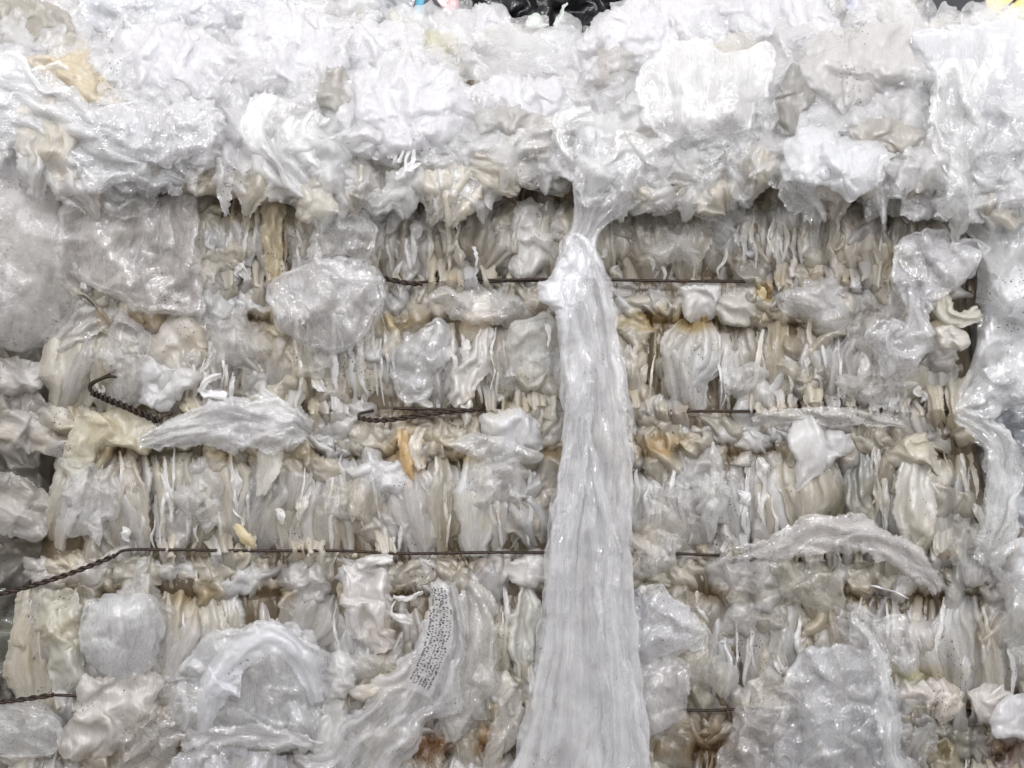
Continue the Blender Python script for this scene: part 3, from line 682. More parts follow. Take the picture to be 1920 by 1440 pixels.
G1 = 'crumpled wads on top of the bale'
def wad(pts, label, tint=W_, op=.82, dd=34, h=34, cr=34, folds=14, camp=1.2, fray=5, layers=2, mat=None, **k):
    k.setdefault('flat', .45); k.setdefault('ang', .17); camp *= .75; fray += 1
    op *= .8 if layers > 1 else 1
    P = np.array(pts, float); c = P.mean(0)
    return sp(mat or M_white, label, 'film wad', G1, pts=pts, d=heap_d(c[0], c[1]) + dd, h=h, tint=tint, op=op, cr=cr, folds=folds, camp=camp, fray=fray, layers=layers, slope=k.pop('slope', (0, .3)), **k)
wad([(52, 118), (100, 100), (150, 88), (172, 118), (215, 165), (230, 195), (190, 200), (140, 190), (110, 160), (75, 140)], 'cream yellow torn wad lying at the top left', tint=(.80, .70, .52), op=.9, dd=50, h=24, dirn=35, layers=1)
wad([(215, 95), (240, 55), (300, 42), (370, 60), (430, 100), (440, 160), (390, 200), (300, 205), (235, 170)], 'broad milky white wad right of the cream yellow piece', h=45)
wad([(590, 150), (625, 125), (655, 150), (650, 195), (615, 205), (595, 185)], 'grey beige wad painting in the shadowed hollow left of the biggest cloud shaped wad', tint=(.50, .475, .43), op=.95, dd=42, h=6, layers=1)  # shadow of the hollow put in as a darker piece
wad([(880, 215), (930, 195), (990, 205), (1040, 225), (1010, 245), (950, 250), (900, 245)], 'greyish flattened fold standing in for the shadow between the glossy beige fold and the soft white wad', tint=(.56, .54, .51), op=.95, dd=40, h=8, layers=1)  # tinted dark to paint the shadow between its neighbours
wad([(430, 60), (500, 20), (580, 10), (640, 50), (650, 130), (600, 190), (520, 200), (450, 160)], 'cloudy white wad high up left of centre', h=45)
wad([(640, 70), (700, 40), (770, 50), (790, 110), (760, 170), (690, 170), (640, 130)], 'fluffy white wad behind the biggest cloud shaped wad', h=40)
wad([(640, 210), (665, 150), (730, 115), (810, 118), (870, 160), (885, 220), (850, 270), (760, 290), (680, 280)], 'biggest cloud shaped wad, rounded and bright white, above the white shreds', op=.85, dd=50, h=50, cr=36, camp=1.1)
wad([(782, 60), (820, 55), (852, 75), (848, 105), (815, 112), (790, 95)], 'small greenish cream wad near the top edge', tint=(.72, .70, .52), op=.9, dd=30, h=14, layers=1)
wad([(840, 60), (870, 20), (930, 8), (960, 40), (1000, 60), (1060, 60), (1090, 90), (1040, 140), (950, 150), (870, 130)], 'white wad with a crinkled crest in front of the dark background', h=36, fray=7)
wad([(890, 160), (960, 140), (1040, 150), (1080, 190), (1040, 240), (960, 240), (900, 215)], 'soft white wad above the glossy beige fold', h=30)
wad([(1090, 80), (1120, 30), (1170, 0), (1250, -20), (1330, 0), (1370, 50), (1340, 100), (1240, 120), (1150, 130)], 'bright frosty wad at the top right of centre', h=50, fray=6)
wad([(1340, 20), (1400, -30), (1500, -30), (1560, 20), (1560, 90), (1480, 110), (1390, 90)], 'white wad touching the top edge beside the boxy bag', h=44)
wad([(1195, 150), (1230, 100), (1300, 78), (1380, 90), (1440, 80), (1452, 110), (1430, 190), (1390, 240), (1320, 262), (1270, 258), (1215, 220)], 'large smooth rounded bag glowing white, right of the hanging strip', tint=(.86, .87, .9), op=.93, dd=72, h=62, cr=90, folds=26, camp=.5, fray=2.5, mat=M_smooth)
wad([(1510, 90), (1560, 60), (1640, 45), (1700, 40), (1725, 80), (1715, 150), (1650, 180), (1620, 215), (1585, 222), (1540, 190), (1505, 150)], 'boxy beige tinged bag with a square lower corner', tint=(.76, .74, .73), op=.95, dd=56, h=44, cr=60, camp=.9, fray=2.5)
wad([(1455, 150), (1490, 120), (1520, 150), (1520, 200), (1490, 250), (1455, 240)], 'grey wrinkled wad standing in for the shadow in the hollow between the rounded bag and the boxy bag', tint=(.40, .385, .36), op=.95, dd=40, h=10, layers=1)  # dark tint stands for the shadow in this hollow
wad([(1600, 240), (1650, 215), (1710, 225), (1730, 260), (1690, 290), (1620, 280)], 'beige wad painted as the shadow under the boxy bag', tint=(.54, .51, .46), op=.95, dd=34, h=14, layers=1)  # shade below the bag made by a darker tint
wad([(1468, 300), (1480, 255), (1520, 240), (1555, 248), (1600, 265), (1640, 262), (1665, 300), (1650, 345), (1590, 365), (1530, 350), (1490, 340)], 'bright knotted wad hanging over the edge at the right', tint=(.84, .85, .87), op=.95, dd=66, h=46, cr=36, camp=1.2, fray=3)
rp(M_clear, 'short square ended tail of film under the knotted wad', 'film scrap', pts=[(1480, 320, 105, 28), (1500, 360, 112, 32), (1525, 390, 108, 22), (1528, 414, 100, 19)], tint=W_, op=.85, folds=14, famp=.3)
wad([(1700, 70), (1760, 60), (1830, 50), (1900, 45), (1960, 100), (1960, 300), (1870, 330), (1790, 300), (1760, 200)], 'big pale white sheet bulging at the upper right edge', tint=(.74, .75, .79), op=.92, dd=44, h=50, cr=80, folds=24, camp=.7, mat=M_smooth)
wad([(-40, 10), (60, -10), (120, 20), (150, 70), (100, 95), (0, 98), (-40, 80)], 'dull beige wad at the top left corner', tint=(.46, .43, .37), op=.97, dd=44, h=12, layers=1)
wad([(150, 0), (230, -20), (320, -10), (340, 40), (270, 70), (190, 60)], 'bluish grey film sheet at the top left', tint=(.62, .65, .70), op=1.6, dd=44, h=24, dirn=60, mat=M_clear)
wad([(330, 30), (400, -30), (520, -30), (560, 10), (500, 50), (400, 60)], 'shiny grey white film at the top edge left of centre', tint=(.68, .70, .75), op=1.6, dd=44, h=28, dirn=60, folds=10, mat=M_clear)

# ------------------------------------------------------------------ pieces hanging over the edge of the heap
rp(M_clear, 'long glossy sheet swept down from the left edge with bluish folds', 'film sheet', pts=[(-40, 180, 70, 78), (90, 225, 92, 80), (200, 275, 104, 72), (300, 310, 100, 52), (350, 335, 84, 30)], tint=(.80, .81, .88), op=.78, folds=13, famp=.5, cr=44, camp=.9, bulge=.3, layers=2)
sp(M_clear, 'thin see-through flap hanging under the swept glossy sheet', 'film flap', pts=[(140, 340), (210, 345), (285, 355), (293, 380), (262, 412), (225, 410), (160, 375)], d=70, h=16, tint=C_, op=.35, dirn=100, folds=12, cr=30, rim=4, fray=1.5)
wad([(150, 215), (230, 195), (330, 190), (385, 200), (400, 240), (360, 290), (280, 300), (190, 270)], 'clear rounded pouch in front of the cream yellow piece', dd=46, h=30, tint=(.8, .8, .84), op=.65, mat=M_clear)
rp(M_clear, 'glossy white sheet draped to a point left of the clear balloon', 'film sheet', pts=[(560, 195, 84, 66), (540, 250, 106, 80), (555, 310, 108, 62), (590, 360, 96, 38), (604, 410, 84, 24), (606, 436, 74, 10)], tint=(.9, .9, .93), op=1.5, folds=13, famp=.4, cr=40, layers=2)
sp(M_packed, 'dark beige wad under the heap left of centre', 'film wad', G1, pts=[(330, 330), (420, 300), (520, 310), (560, 350), (500, 378), (430, 372), (350, 365)], d=60, h=20, tint=(.66, .62, .54), op=.95, dirn=0, folds=12, cr=30)
rp(M_packed, 'yellow brown strip hanging from under the heap', 'film strip', pts=[(500, 350, 30, 16), (512, 400, 34, 22), (508, 460, 28, 18), (520, 530, 18, 12)], tint=(.62, .54, .38), op=.8, folds=9, famp=.5, cr=20)
sp(M_dirty, 'beige wrinkled fold with dark specks under the biggest cloud shaped wad', 'film fold', pts=[(640, 290), (700, 262), (800, 280), (880, 285), (900, 320), (860, 355), (760, 378), (680, 375), (645, 340)], d=62, h=32, tint=(.70, .67, .60), op=.95, dirn=15, folds=18, famp=.4, cr=40, camp=1.0)
rp(M_clear, 'glossy beige fold sweeping down left from the hanging strip', 'film fold', pts=[(1050, 245, 100, 20), (1000, 262, 104, 26), (930, 290, 98, 26), (850, 312, 84, 18), (780, 318, 62, 8)], tint=(.72, .69, .66), op=.9, folds=10, famp=.5, cr=30, step=2.6)
sp(M_dirty, 'grey pouch with specks and torn rim right of the beige fold', 'film pouch', pts=[(900, 320), (960, 285), (1040, 300), (1070, 345), (1040, 380), (990, 350), (930, 370), (890, 395), (860, 380)], d=56, h=26, tint=(.70, .68, .64), op=.9, dirn=150, folds=14, cr=34, centre=(960, 335))
sp(M_clear, 'small clear oval pouch with a bright rim', 'film pouch', pts=[(822, 372), (840, 338), (875, 326), (902, 345), (895, 375), (862, 405), (832, 408)], d=84, h=22, tint=(.78, .77, .78), op=.5, folds=16, cr=36, camp=.8, rim=7, fray=1, layers=2)
for i, (a, b) in enumerate([((757, 255, 108), (750, 305, 118)), ((768, 250, 108), (760, 325, 122)), ((776, 262, 108), (772, 318, 120)), ((735, 265, 104), (742, 308, 112))]):
    rp(M_white, 'narrow white shred hanging below the biggest cloud shaped wad', 'film shred', 'white shreds below the biggest wad', pts=[a + (3,), ((a[0] + b[0]) / 2 + 2, (a[1] + b[1]) / 2, a[2] + 8, 4), b + (3.5,)], tint=(.9, .9, .9), op=1, folds=5, cr=9, step=1.6, fray=1.5)
sp(M_white, 'tiny frayed white knot at the end of the shreds', 'film shred', pts=[(745, 318), (765, 305), (790, 312), (775, 322), (752, 336)], d=118, h=8, tint=(.9, .9, .9), op=1, cr=10, folds=6, step=1.8, fray=6)
sp(M_clear, 'wrinkled clear pouch hanging right of the strip, with a dark mouth', 'film pouch', pts=[(1240, 300), (1320, 290), (1375, 300), (1388, 330), (1372, 385), (1330, 412), (1290, 395), (1240, 400), (1200, 380), (1195, 340)], d=52, h=36, tint=(.72, .70, .69), op=.72, focus=(1260, 290), folds=13, famp=.35, cr=36, rim=4, layers=2)
sp(M_packed, 'soft beige fold under the rounded bag', 'film fold', pts=[(1180, 290), (1260, 262), (1340, 262), (1420, 275), (1460, 320), (1400, 345), (1300, 330), (1200, 340)], d=40, h=24, tint=(.74, .72, .71), op=.95, dirn=10, folds=16, cr=40)
sp(M_dirty, 'grey speckled film under the knotted wad at the right', 'film sheet', pts=[(1560, 350), (1640, 330), (1720, 300), (1760, 330), (1760, 400), (1690, 400), (1620, 385)], d=40, h=22, tint=(.66, .65, .62), op=.93, dirn=20, folds=14, cr=30)
rp(M_clear, 'tall clear bag with a bright folded left edge at the upper right', 'film bag', pts=[(1800, 110, 96, 34), (1795, 180, 108, 46), (1800, 260, 114, 46), (1806, 340, 108, 44), (1800, 415, 98, 42)], tint=(.82, .84, .88), op=.5, folds=20, famp=.4, cr=40, camp=1.1, fray=2, layers=2)
rp(M_clear, 'bright narrow seam of film edging the tall clear bag', 'film strip', pts=[(1756, 130, 112, 5), (1754, 220, 126, 8), (1762, 300, 126, 10), (1778, 350, 122, 9), (1766, 412, 112, 11)], tint=(.9, .91, .95), op=.85, folds=7, famp=.5, cr=14, step=2)
rp(M_dirty, 'long glossy horizontal hem crossing to the right edge below the tall bag', 'film sheet', pts=[(1762, 372, 92, 34), (1850, 360, 92, 42), (1960, 345, 84, 46)], tint=(.74, .75, .74), op=.72, folds=9, famp=.5, cr=36)
sp(M_smooth, 'smooth grey green sheet down the right edge below the hem', 'film sheet', pts=[(1800, 400), (1880, 385), (1990, 380), (1990, 700), (1900, 740), (1830, 760), (1790, 770), (1815, 690), (1840, 600), (1830, 500)], d=30, h=34, tint=(.72, .72, .71), op=1.3, dirn=105, folds=36, famp=.25, cr=80, camp=.6, fray=2, centre=(1890, 570), layers=1)
sp(M_smooth, 'pale bluish sheet fanning to the right edge above the dark sparkling gap', 'film sheet', pts=[(1790, 770), (1860, 690), (1990, 640), (1990, 740), (1900, 765), (1850, 800)], d=58, h=16, tint=(.80, .81, .84), op=.8, focus=(1780, 780), folds=14, cr=50, camp=.7)
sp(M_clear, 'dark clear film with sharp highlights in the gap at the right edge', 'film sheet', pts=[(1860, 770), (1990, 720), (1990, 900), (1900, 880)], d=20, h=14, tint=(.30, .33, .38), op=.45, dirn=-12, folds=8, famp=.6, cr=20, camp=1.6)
rp(M_clear, 'frosted ridge of film curving down the right edge of the bale', 'film strip', pts=[(1795, 778, 52, 16), (1850, 810, 60, 24), (1880, 860, 62, 30), (1880, 930, 58, 34), (1870, 1010, 50, 34), (1850, 1060, 40, 24)], tint=(.82, .83, .85), op=.82, folds=13, famp=.5, cr=34, layers=2)
sp(M_smooth, 'bright rounded bag end at the right edge beside the arched sheet', 'film bag', pts=[(1850, 1040), (1880, 1008), (1990, 1000), (1990, 1110), (1920, 1110), (1870, 1080)], d=64, h=30, tint=(.86, .86, .87), op=.93, folds=24, cr=60, camp=.6, fray=2)
sp(M_smooth, 'pale grey sheet at the lower right edge of the photo', 'film sheet', pts=[(1880, 1090), (1990, 1080), (1990, 1300), (1930, 1290), (1890, 1200)], d=48, h=24, tint=(.66, .67, .66), op=.93, folds=24, cr=50)
sp(M_white, 'bright white bag at the bottom right with a pointed fold', 'film bag', pts=[(1856, 1360), (1870, 1325), (1900, 1310), (1990, 1300), (1990, 1410), (1910, 1395), (1870, 1385)], d=58, h=30, tint=W_, op=.97, folds=20, cr=40, fray=1.5)

# ------------------------------------------------------------------ the tall hanging strip
st_ = empty('hanging_strip', 1100, 1440, 60, 'tall narrow strip of glossy bluish film hanging down the middle right of the bale', 'film strip')
def part(name, mat, kind, **k):
    b = Buf(); (sheet if kind == 'sheet' else ribbon)(b, **k); return b.build(name, mat, st_)
spine = [(1165, 258, 100, 80), (1150, 310, 108, 72), (1128, 370, 104, 52), (1096, 436, 96, 27), (1084, 500, 98, 46), (1092, 560, 100, 56), (1110, 680, 98, 60), (1118, 800, 94, 64), (1114, 920, 92, 72), (1108, 1040, 92, 80), (1104, 1180, 94, 90), (1100, 1320, 96, 110), (1092, 1460, 98, 134), (1090, 1520, 98, 142)]
part('back_layer', M_smooth, 'ribbon', pts=[(a, b, c - 22, d * .96) for a, b, c, d in spine], tint=(.92, .925, .97), op=.36, wv=.12, folds=24, famp=.3, flen=26, gl=.2, cr=40, camp=.6, bulge=.12, fray=1.5, step=3)
part('front_layer', M_smooth, 'ribbon', pts=spine, tint=(.95, .955, .985), op=.17, wv=.12, folds=26, famp=.34, flen=30, gl=.3, cr=44, camp=.9, bulge=.25, fray=1.5, step=3)
part('gathered_fold', M_clear, 'ribbon', pts=[(1060, 440, 108, 10), (1085, 470, 112, 26), (1082, 560, 110, 34), (1086, 700, 106, 32), (1086, 800, 104, 26), (1066, 950, 102, 26), (1046, 1150, 100, 18)], tint=(.9, .91, .95), op=.22, folds=20, famp=.35, flen=30, cr=34, camp=.6, fray=2.)
part('gathered_fold', M_clear, 'ribbon', pts=[(1092, 780, 106, 8), (1112, 900, 106, 20), (1136, 1040, 104, 26), (1144, 1150, 104, 28), (1158, 1300, 104, 36), (1180, 1480, 106, 46)], tint=(.9, .91, .95), op=.2, folds=22, famp=.35, flen=30, cr=34, camp=.5, fray=1.5)
part('side_flap', M_clear, 'sheet', pts=[(1005, 545), (1050, 490), (1090, 470), (1100, 530), (1075, 600), (1060, 640), (1040, 590)], d=112, h=14, tint=(.84, .85, .90), op=.7, focus=(1100, 470), folds=12, famp=.3, cr=30, camp=.4, fray=2)
rp(M_clear, 'clear looped fold just left of the top of the hanging strip', 'film loop', pts=[(1110, 212, 112, 14), (1062, 225, 118, 18), (1046, 260, 118, 14), (1070, 300, 110, 12)], tint=(.84, .85, .88), op=.8, folds=8, famp=.5, cr=20, step=2.2, layers=2)
sp(M_clear, 'pleated clear fan at the top of the hanging strip', 'film fold', pts=[(1080, 300), (1110, 262), (1180, 250), (1250, 262), (1262, 310), (1220, 360), (1150, 400), (1095, 390)], d=116, h=24, tint=W_, op=.6, focus=(1090, 440), folds=12, famp=.4, cr=30)

# ------------------------------------------------------------------ loose pieces on the face, left part
sp(M_clear, 'large see-through sheet hanging like a tent at the left of the bale', 'film sheet', pts=[(150, 352), (250, 400), (345, 360), (372, 430), (378, 520), (376, 585), (300, 588), (228, 572), (160, 530), (118, 492), (112, 440)], d=46, h=28, tint=(.74, .70, .68), op=.36, focus=(300, 250), folds=20, famp=.55, cr=46, camp=.8, rim=6, fray=1.5, layers=2)
sp(M_clear, 'clear balloon of film in front of the upper wire end', 'film balloon', pts=[(512, 570), (525, 520), (575, 490), (640, 478), (700, 500), (722, 545), (712, 600), (680, 645), (628, 662), (560, 640), (522, 610)], d=48, h=62, tint=(.78, .77, .79), op=.5, dirn=60, folds=26, famp=.22, cr=52, camp=.8, rim=4, fray=1.5, layers=2)
sp(M_clear, 'pointed clear flap rising above the balloon of film', 'film flap', pts=[(585, 450), (600, 400), (640, 385), (690, 400), (706, 460), (680, 490), (640, 478), (600, 490)], d=62, h=20, tint=(.76, .75, .76), op=.6, dirn=100, folds=12, cr=26, rim=3)
rp(M_clear, 'narrow clear fold crossing the face of the balloon', 'film fold', pts=[(590, 452, 66, 8), (600, 490, 88, 14), (650, 520, 108, 16), (715, 530, 96, 8)], tint=W_, op=.55, folds=7, famp=.5, cr=18)
rp(M_clear, 'fan shaped glossy sheet lying right of the cut wire', 'film sheet', pts=[(262, 832, 40, 7), (320, 815, 54, 24), (400, 795, 66, 38), (480, 790, 70, 50), (545, 800, 58, 42), (580, 810, 40, 22)], tint=(.76, .76, .78), op=.72, folds=10, famp=.45, cr=34, layers=2)
rp(M_packed, 'drooping tail under the fan shaped sheet', 'film scrap', pts=[(520, 830, 40, 20), (505, 880, 44, 22), (490, 930, 36, 12)], tint=(.70, .68, .62), op=.9, folds=11)
sp(M_packed, 'large rounded beige pad behind the cut wire', 'film pad', pts=[(265, 610), (320, 588), (375, 600), (388, 660), (380, 720), (320, 730), (270, 700)], d=8, h=34, tint=(.66, .62, .56), op=.95, dirn=60, folds=22, famp=.25, cr=44, camp=.9)
sp(M_packed, 'pale pad with a starry crease, just right of the wire hook', 'film pad', pts=[(255, 680), (300, 665), (350, 690), (385, 710), (345, 745), (300, 775), (262, 750)], d=18, h=28, tint=(.74, .73, .73), op=.92, focus=(275, 675), folds=16, cr=40)
rp(M_packed, 'small curled white loop between the pads left of centre', 'film loop', pts=[(415, 706, 22, 5), (388, 715, 28, 7), (384, 735, 26, 7), (425, 742, 20, 8)], tint=W_, op=.9, folds=6, cr=12, step=2)
sp(M_packed, 'yellowish arched flap left of the fan shaped sheet', 'film flap', pts=[(125, 830), (160, 785), (220, 765), (290, 790), (275, 850), (200, 840), (150, 900), (128, 890)], d=20, h=22, tint=(.68, .65, .54), op=.85, dirn=110, folds=14, cr=30, fray=2, centre=(190, 820))
sp(M_clear, 'smooth shiny dome shaped bag at the lower left', 'film bag', pts=[(150, 1200), (158, 1145), (200, 1118), (250, 1112), (292, 1125), (298, 1180), (284, 1245), (240, 1272), (190, 1265), (160, 1240)], d=40, h=60, tint=(.80, .81, .86), op=.78, folds=34, famp=.14, cr=56, camp=.6, rim=3, fray=1, layers=2)
sp(M_packed, 'beige tail of film hanging below the dome shaped bag', 'film scrap', pts=[(150, 1280), (210, 1265), (290, 1260), (290, 1330), (230, 1400), (130, 1430), (100, 1380), (150, 1330)], d=34, h=26, tint=(.70, .66, .62), op=.92, folds=16, cr=36)
sp(M_packed, 'ragged sheet edge turned out at the lower left edge of the bale', 'film sheet', pts=[(60, 1110), (110, 1100), (150, 1130), (160, 1230), (150, 1290), (100, 1285), (85, 1220), (60, 1160)], d=24, h=20, tint=(.62, .61, .55), op=.95, folds=16, cr=30, fray=5)
sp(M_clear, 'big shiny arched bag at the bottom left', 'film bag', pts=[(332, 1330), (345, 1250), (385, 1195), (450, 1170), (540, 1165), (600, 1205), (620, 1270), (605, 1340), (590, 1400), (480, 1410), (350, 1390)], d=36, h=74, tint=(.80, .81, .87), op=.6, dirn=80, folds=34, famp=.22, cr=60, camp=.9, rim=5, fray=2, layers=2)
rp(M_white, 'thick white arched fold across the shiny bag at the bottom left', 'film fold', pts=[(385, 1370, 78, 12), (400, 1300, 104, 26), (440, 1230, 116, 30), (510, 1200, 118, 28), (570, 1240, 108, 24), (595, 1320, 84, 12)], tint=(.88, .89, .93), op=.62, folds=12, famp=.4, cr=30)
sp(M_white, 'bright folded white patch inside the shiny bag', 'film patch', pts=[(385, 1260), (420, 1235), (450, 1260), (445, 1300), (405, 1312), (385, 1300)], d=112, h=8, tint=(.9, .9, .94), op=.9, folds=12, cr=20, fray=2)
rp(M_clear, 'rolled hem along the foot of the shiny bag', 'film fold', pts=[(340, 1395, 64, 16), (420, 1378, 84, 20), (520, 1385, 84, 18), (600, 1400, 66, 14)], tint=W_, op=.7, folds=8, famp=.5, cr=20)
rp(M_clear, 'clear film running down to the bottom edge under the shiny bag', 'film sheet', pts=[(440, 1400, 60, 90), (430, 1480, 66, 110)], tint=(.72, .72, .78), op=.75, folds=18, cr=40)
sp(M_dirty, 'clear glossy folds at the bottom between the dome shaped bag and the shiny bag', 'film sheet', pts=[(230, 1360), (290, 1320), (335, 1330), (335, 1400), (300, 1460), (220, 1460)], d=38, h=22, tint=(.62, .58, .53), op=.6, dirn=-35, folds=9, famp=.5, cr=24)
rp(M_packed, 'yellow leaf shaped scrap above the lower wire', 'film scrap', pts=[(440, 985, 20, 6), (456, 1000, 34, 12), (468, 1018, 32, 9), (474, 1030, 24, 4)], tint=(.76, .66, .42), op=.85, folds=7, cr=14, step=2, curl=6)
rp(M_packed, 'orange stained scrap hanging under the twisted loop of wire', 'film scrap', pts=[(756, 805, 30, 9), (756, 840, 36, 13), (764, 875, 34, 13), (772, 900, 24, 7)], tint=(.74, .53, .27), op=.7, folds=8, famp=.5, cr=16, step=2)
rp(M_packed, 'cream fold beside the orange stained scrap', 'film scrap', pts=[(790, 800, 30, 8), (778, 840, 38, 12), (790, 880, 32, 8)], tint=(.74, .70, .62), op=.95, folds=8, famp=.5, cr=16, step=2)
sp(M_packed, 'pointed pale flap left of the orange stained scrap', 'film flap', pts=[(648, 880), (690, 872), (745, 866), (765, 890), (760, 935), (720, 925), (690, 900)], d=24, h=14, tint=(.76, .76, .77), op=.88, dirn=10, folds=14, cr=24, fray=2)

# ------------------------------------------------------------------ loose pieces on the face, middle
sp(M_packed, 'rounded white pad just left of the strip at mid height', 'film pad', pts=[(895, 800), (920, 765), (970, 758), (1015, 780), (1012, 830), (975, 855), (925, 840)], d=24, h=34, tint=(.78, .78, .79), op=.92, folds=18, cr=36)
sp(M_clear, 'thin layered flap below the rounded white pad', 'film flap', pts=[(842, 830), (900, 815), (970, 830), (1015, 850), (990, 870), (930, 868), (880, 860)], d=34, h=20, tint=W_, op=.7, dirn=5, folds=12, cr=26)
sp(M_packed, 'smooth grey pocket with a curved rim left of the strip', 'film pocket', pts=[(940, 640), (960, 600), (1010, 590), (1045, 615), (1040, 680), (1000, 725), (965, 715), (945, 680)], d=14, h=26, tint=(.66, .65, .61), op=.93, folds=30, famp=.15, cr=40, camp=.7, rim=6, fray=1)
sp(M_clear, 'clear looped pouch between the two upper wires', 'film pouch', pts=[(728, 700), (745, 650), (775, 618), (830, 605), (842, 640), (815, 690), (800, 750), (755, 745)], d=22, h=26, tint=(.74, .74, .75), op=.66, dirn=110, folds=16, cr=34, rim=4, layers=2)
rp(M_packed, 'tight beige sheaf of folds leaning right above the twisted loop', 'film fold', pts=[(915, 610, 8, 14), (895, 670, 18, 26), (870, 720, 20, 26), (850, 762, 10, 14)], tint=(.72, .69, .65), op=.9, folds=7, famp=.6, cr=18)
sp(M_clear, 'clear wrinkled pad hanging below the upper wire left of the strip', 'film pad', pts=[(815, 550), (850, 530), (910, 535), (945, 560), (940, 600), (890, 605), (845, 595)], d=14, h=26, tint=(.76, .73, .70), op=.85, dirn=20, folds=16, cr=30)
sp(M_packed, 'greyish flat fold right below the heap left of the strip', 'film fold', pts=[(955, 420), (990, 370), (1040, 400), (1040, 470), (1010, 515), (960, 515)], d=16, h=26, tint=(.74, .72, .69), op=.92, dirn=100, folds=13, cr=30)
for i, (x, y, l_) in enumerate([(890, 460, 'small spiky film tip above the upper wire'), (1025, 610, 'small spiky film tip beside the strip')]):
    rp(M_white, l_, 'film tip', pts=[(x, y, 36, 5), (x + 3, y + 22, 42, 3), (x + 1, y + 40, 40, 1)], tint=W_, op=.95, folds=5, cr=8, step=1.6)
# printed film
pf = empty('printed_film', 810, 1300, 60, 'long clear drape with rows of tiny black print, lower centre', 'printed film')
b = Buf(); ribbon(b, [(836, 1095, 44, 16), (838, 1160, 56, 34), (822, 1230, 64, 54), (790, 1290, 68, 66), (740, 1350, 68, 64), (680, 1420, 66, 76), (640, 1480, 64, 84)], tint=(.80, .79, .81), op=.30, wv=.45, bulge=.25, folds=18, famp=.4, cr=40, seed=444)
b.build('clear_drape', M_clear, pf)
pm = solid('black_ink', (.02, .02, .025), .35, 0, .2, 200, 0.)
pr = Buf(); pc = catmull([(822, 1105, 88, 0), (826, 1150, 92, 0), (820, 1200, 98, 0), (802, 1250, 102, 0), (783, 1288, 104, 0)], 64)
for i in range(62):
    tx, ty = pc[i + 1, :2] - pc[i, :2]; h_ = math.hypot(tx, ty); nx_, ny_ = -ty / h_, tx / h_
    for r_ in range(-3, 4):
        if rng.random() < .24 or (i < 14 and abs(r_) > 2): continue
        cx_ = pc[i, 0] + nx_ * r_ * 6.2 + rng.normal(0, .9); cy_ = pc[i, 1] + ny_ * r_ * 6.2 + rng.normal(0, .8); ll = rng.uniform(.9, 2.3); ww = rng.uniform(.7, 1.2); dd = pc[i, 2] + 3 - .30 * abs(r_)
        q_ = [(cx_ + nx_ * a * ll + tx / h_ * b2 * ww, cy_ + ny_ * a * ll + ty / h_ * b2 * ww) for a, b2 in ((-1, -1), (1, -1), (1, 1), (-1, 1))]
        pr.raw([world(np.array(x_), np.array(y_), np.array(dd + 0.)) for x_, y_ in q_], [(0, 1, 2, 3)])
prt = pr.build('printed_rows', pm, pf)
back = Buf(); ribbon(back, [(823, 1092, 76, 15), (826, 1150, 84, 22), (820, 1200, 90, 26), (802, 1250, 94, 28), (781, 1300, 94, 30)], tint=(.86, .86, .87), op=.4, fade=.7, folds=40, famp=.05, cr=60, camp=.08, bulge=.12, fray=2)
back.build('label_strip', M_smooth, pf)
# torn netting of white film
for pts, lab in [
    ([(670, 1060, 38, 10), (700, 1050, 46, 12), (735, 1048, 46, 8)], 'short black edged scrap of film under the lower wire'),
    ([(735, 1118, 60, 4), (752, 1124, 66, 5), (775, 1122, 66, 5), (795, 1112, 58, 3)], 'curly white torn strip left of the printed rows'),
    ([(740, 1125, 58, 3), (738, 1150, 62, 4), (752, 1158, 66, 8), (772, 1165, 60, 4)], 'tiny frayed white strip under the curly one')]:
    rp(M_white, lab, 'film scrap', pts=pts, tint=(.88, .87, .85), op=.95, folds=5, cr=10, fray=2, step=1.8)
sp(M_packed, 'torn white web of film with ragged holes under the lower wire', 'film web', pts=[(650, 1075), (690, 1060), (735, 1080), (745, 1140), (735, 1215), (690, 1220), (655, 1180), (648, 1120)], d=34, h=18, tint=(.80, .77, .76), op=.78, folds=13, famp=.5, cr=24, camp=1.6, fray=7)
sp(M_packed, 'beige folded lip above the diagonal clear drape', 'film fold', pts=[(700, 1275), (760, 1245), (800, 1270), (770, 1310), (690, 1325), (640, 1300)], d=50, h=22, tint=(.78, .74, .71), op=.9, dirn=-15, folds=12, cr=26)
sp(M_white, 'small crinkled white wad right of the shiny bag', 'film wad', pts=[(610, 1240), (640, 1222), (672, 1240), (665, 1290), (640, 1320), (610, 1300)], d=48, h=30, tint=(.84, .83, .82), op=.95, folds=12, cr=18, camp=1.4)
rp(M_white, 'second crinkled white wad at the bottom right of the shiny bag', 'film wad', pts=[(630, 1310, 46, 18), (625, 1360, 52, 26), (610, 1420, 52, 22), (600, 1460, 46, 18)], tint=(.80, .79, .77), op=.92, folds=12, cr=20, camp=1.3)
rp(M_clear, 'long pale drape ending in a rounded tip below the printed rows', 'film drape', pts=[(880, 1090, 22, 14), (890, 1160, 34, 34), (886, 1240, 42, 40), (866, 1310, 48, 38), (852, 1360, 44, 22), (848, 1392, 36, 8)], tint=(.74, .72, .68), op=.68, folds=14, famp=.35, cr=40, fray=1.5, layers=2)
rp(M_clear, 'thin cream drape curling down to the bottom beside the strip', 'film drape', pts=[(965, 1290, 30, 12), (950, 1340, 40, 22), (930, 1400, 38, 20), (915, 1450, 30, 12)], tint=(.76, .72, .64), op=.7, folds=12, cr=30, fray=1.5, layers=2)
sp(M_packed, 'round white ball of film left of the foot of the strip', 'film ball', pts=[(910, 1290), (925, 1262), (955, 1258), (972, 1285), (962, 1315), (935, 1322)], d=24, h=26, tint=(.84, .82, .79), op=.97, folds=20, cr=26, camp=.8)
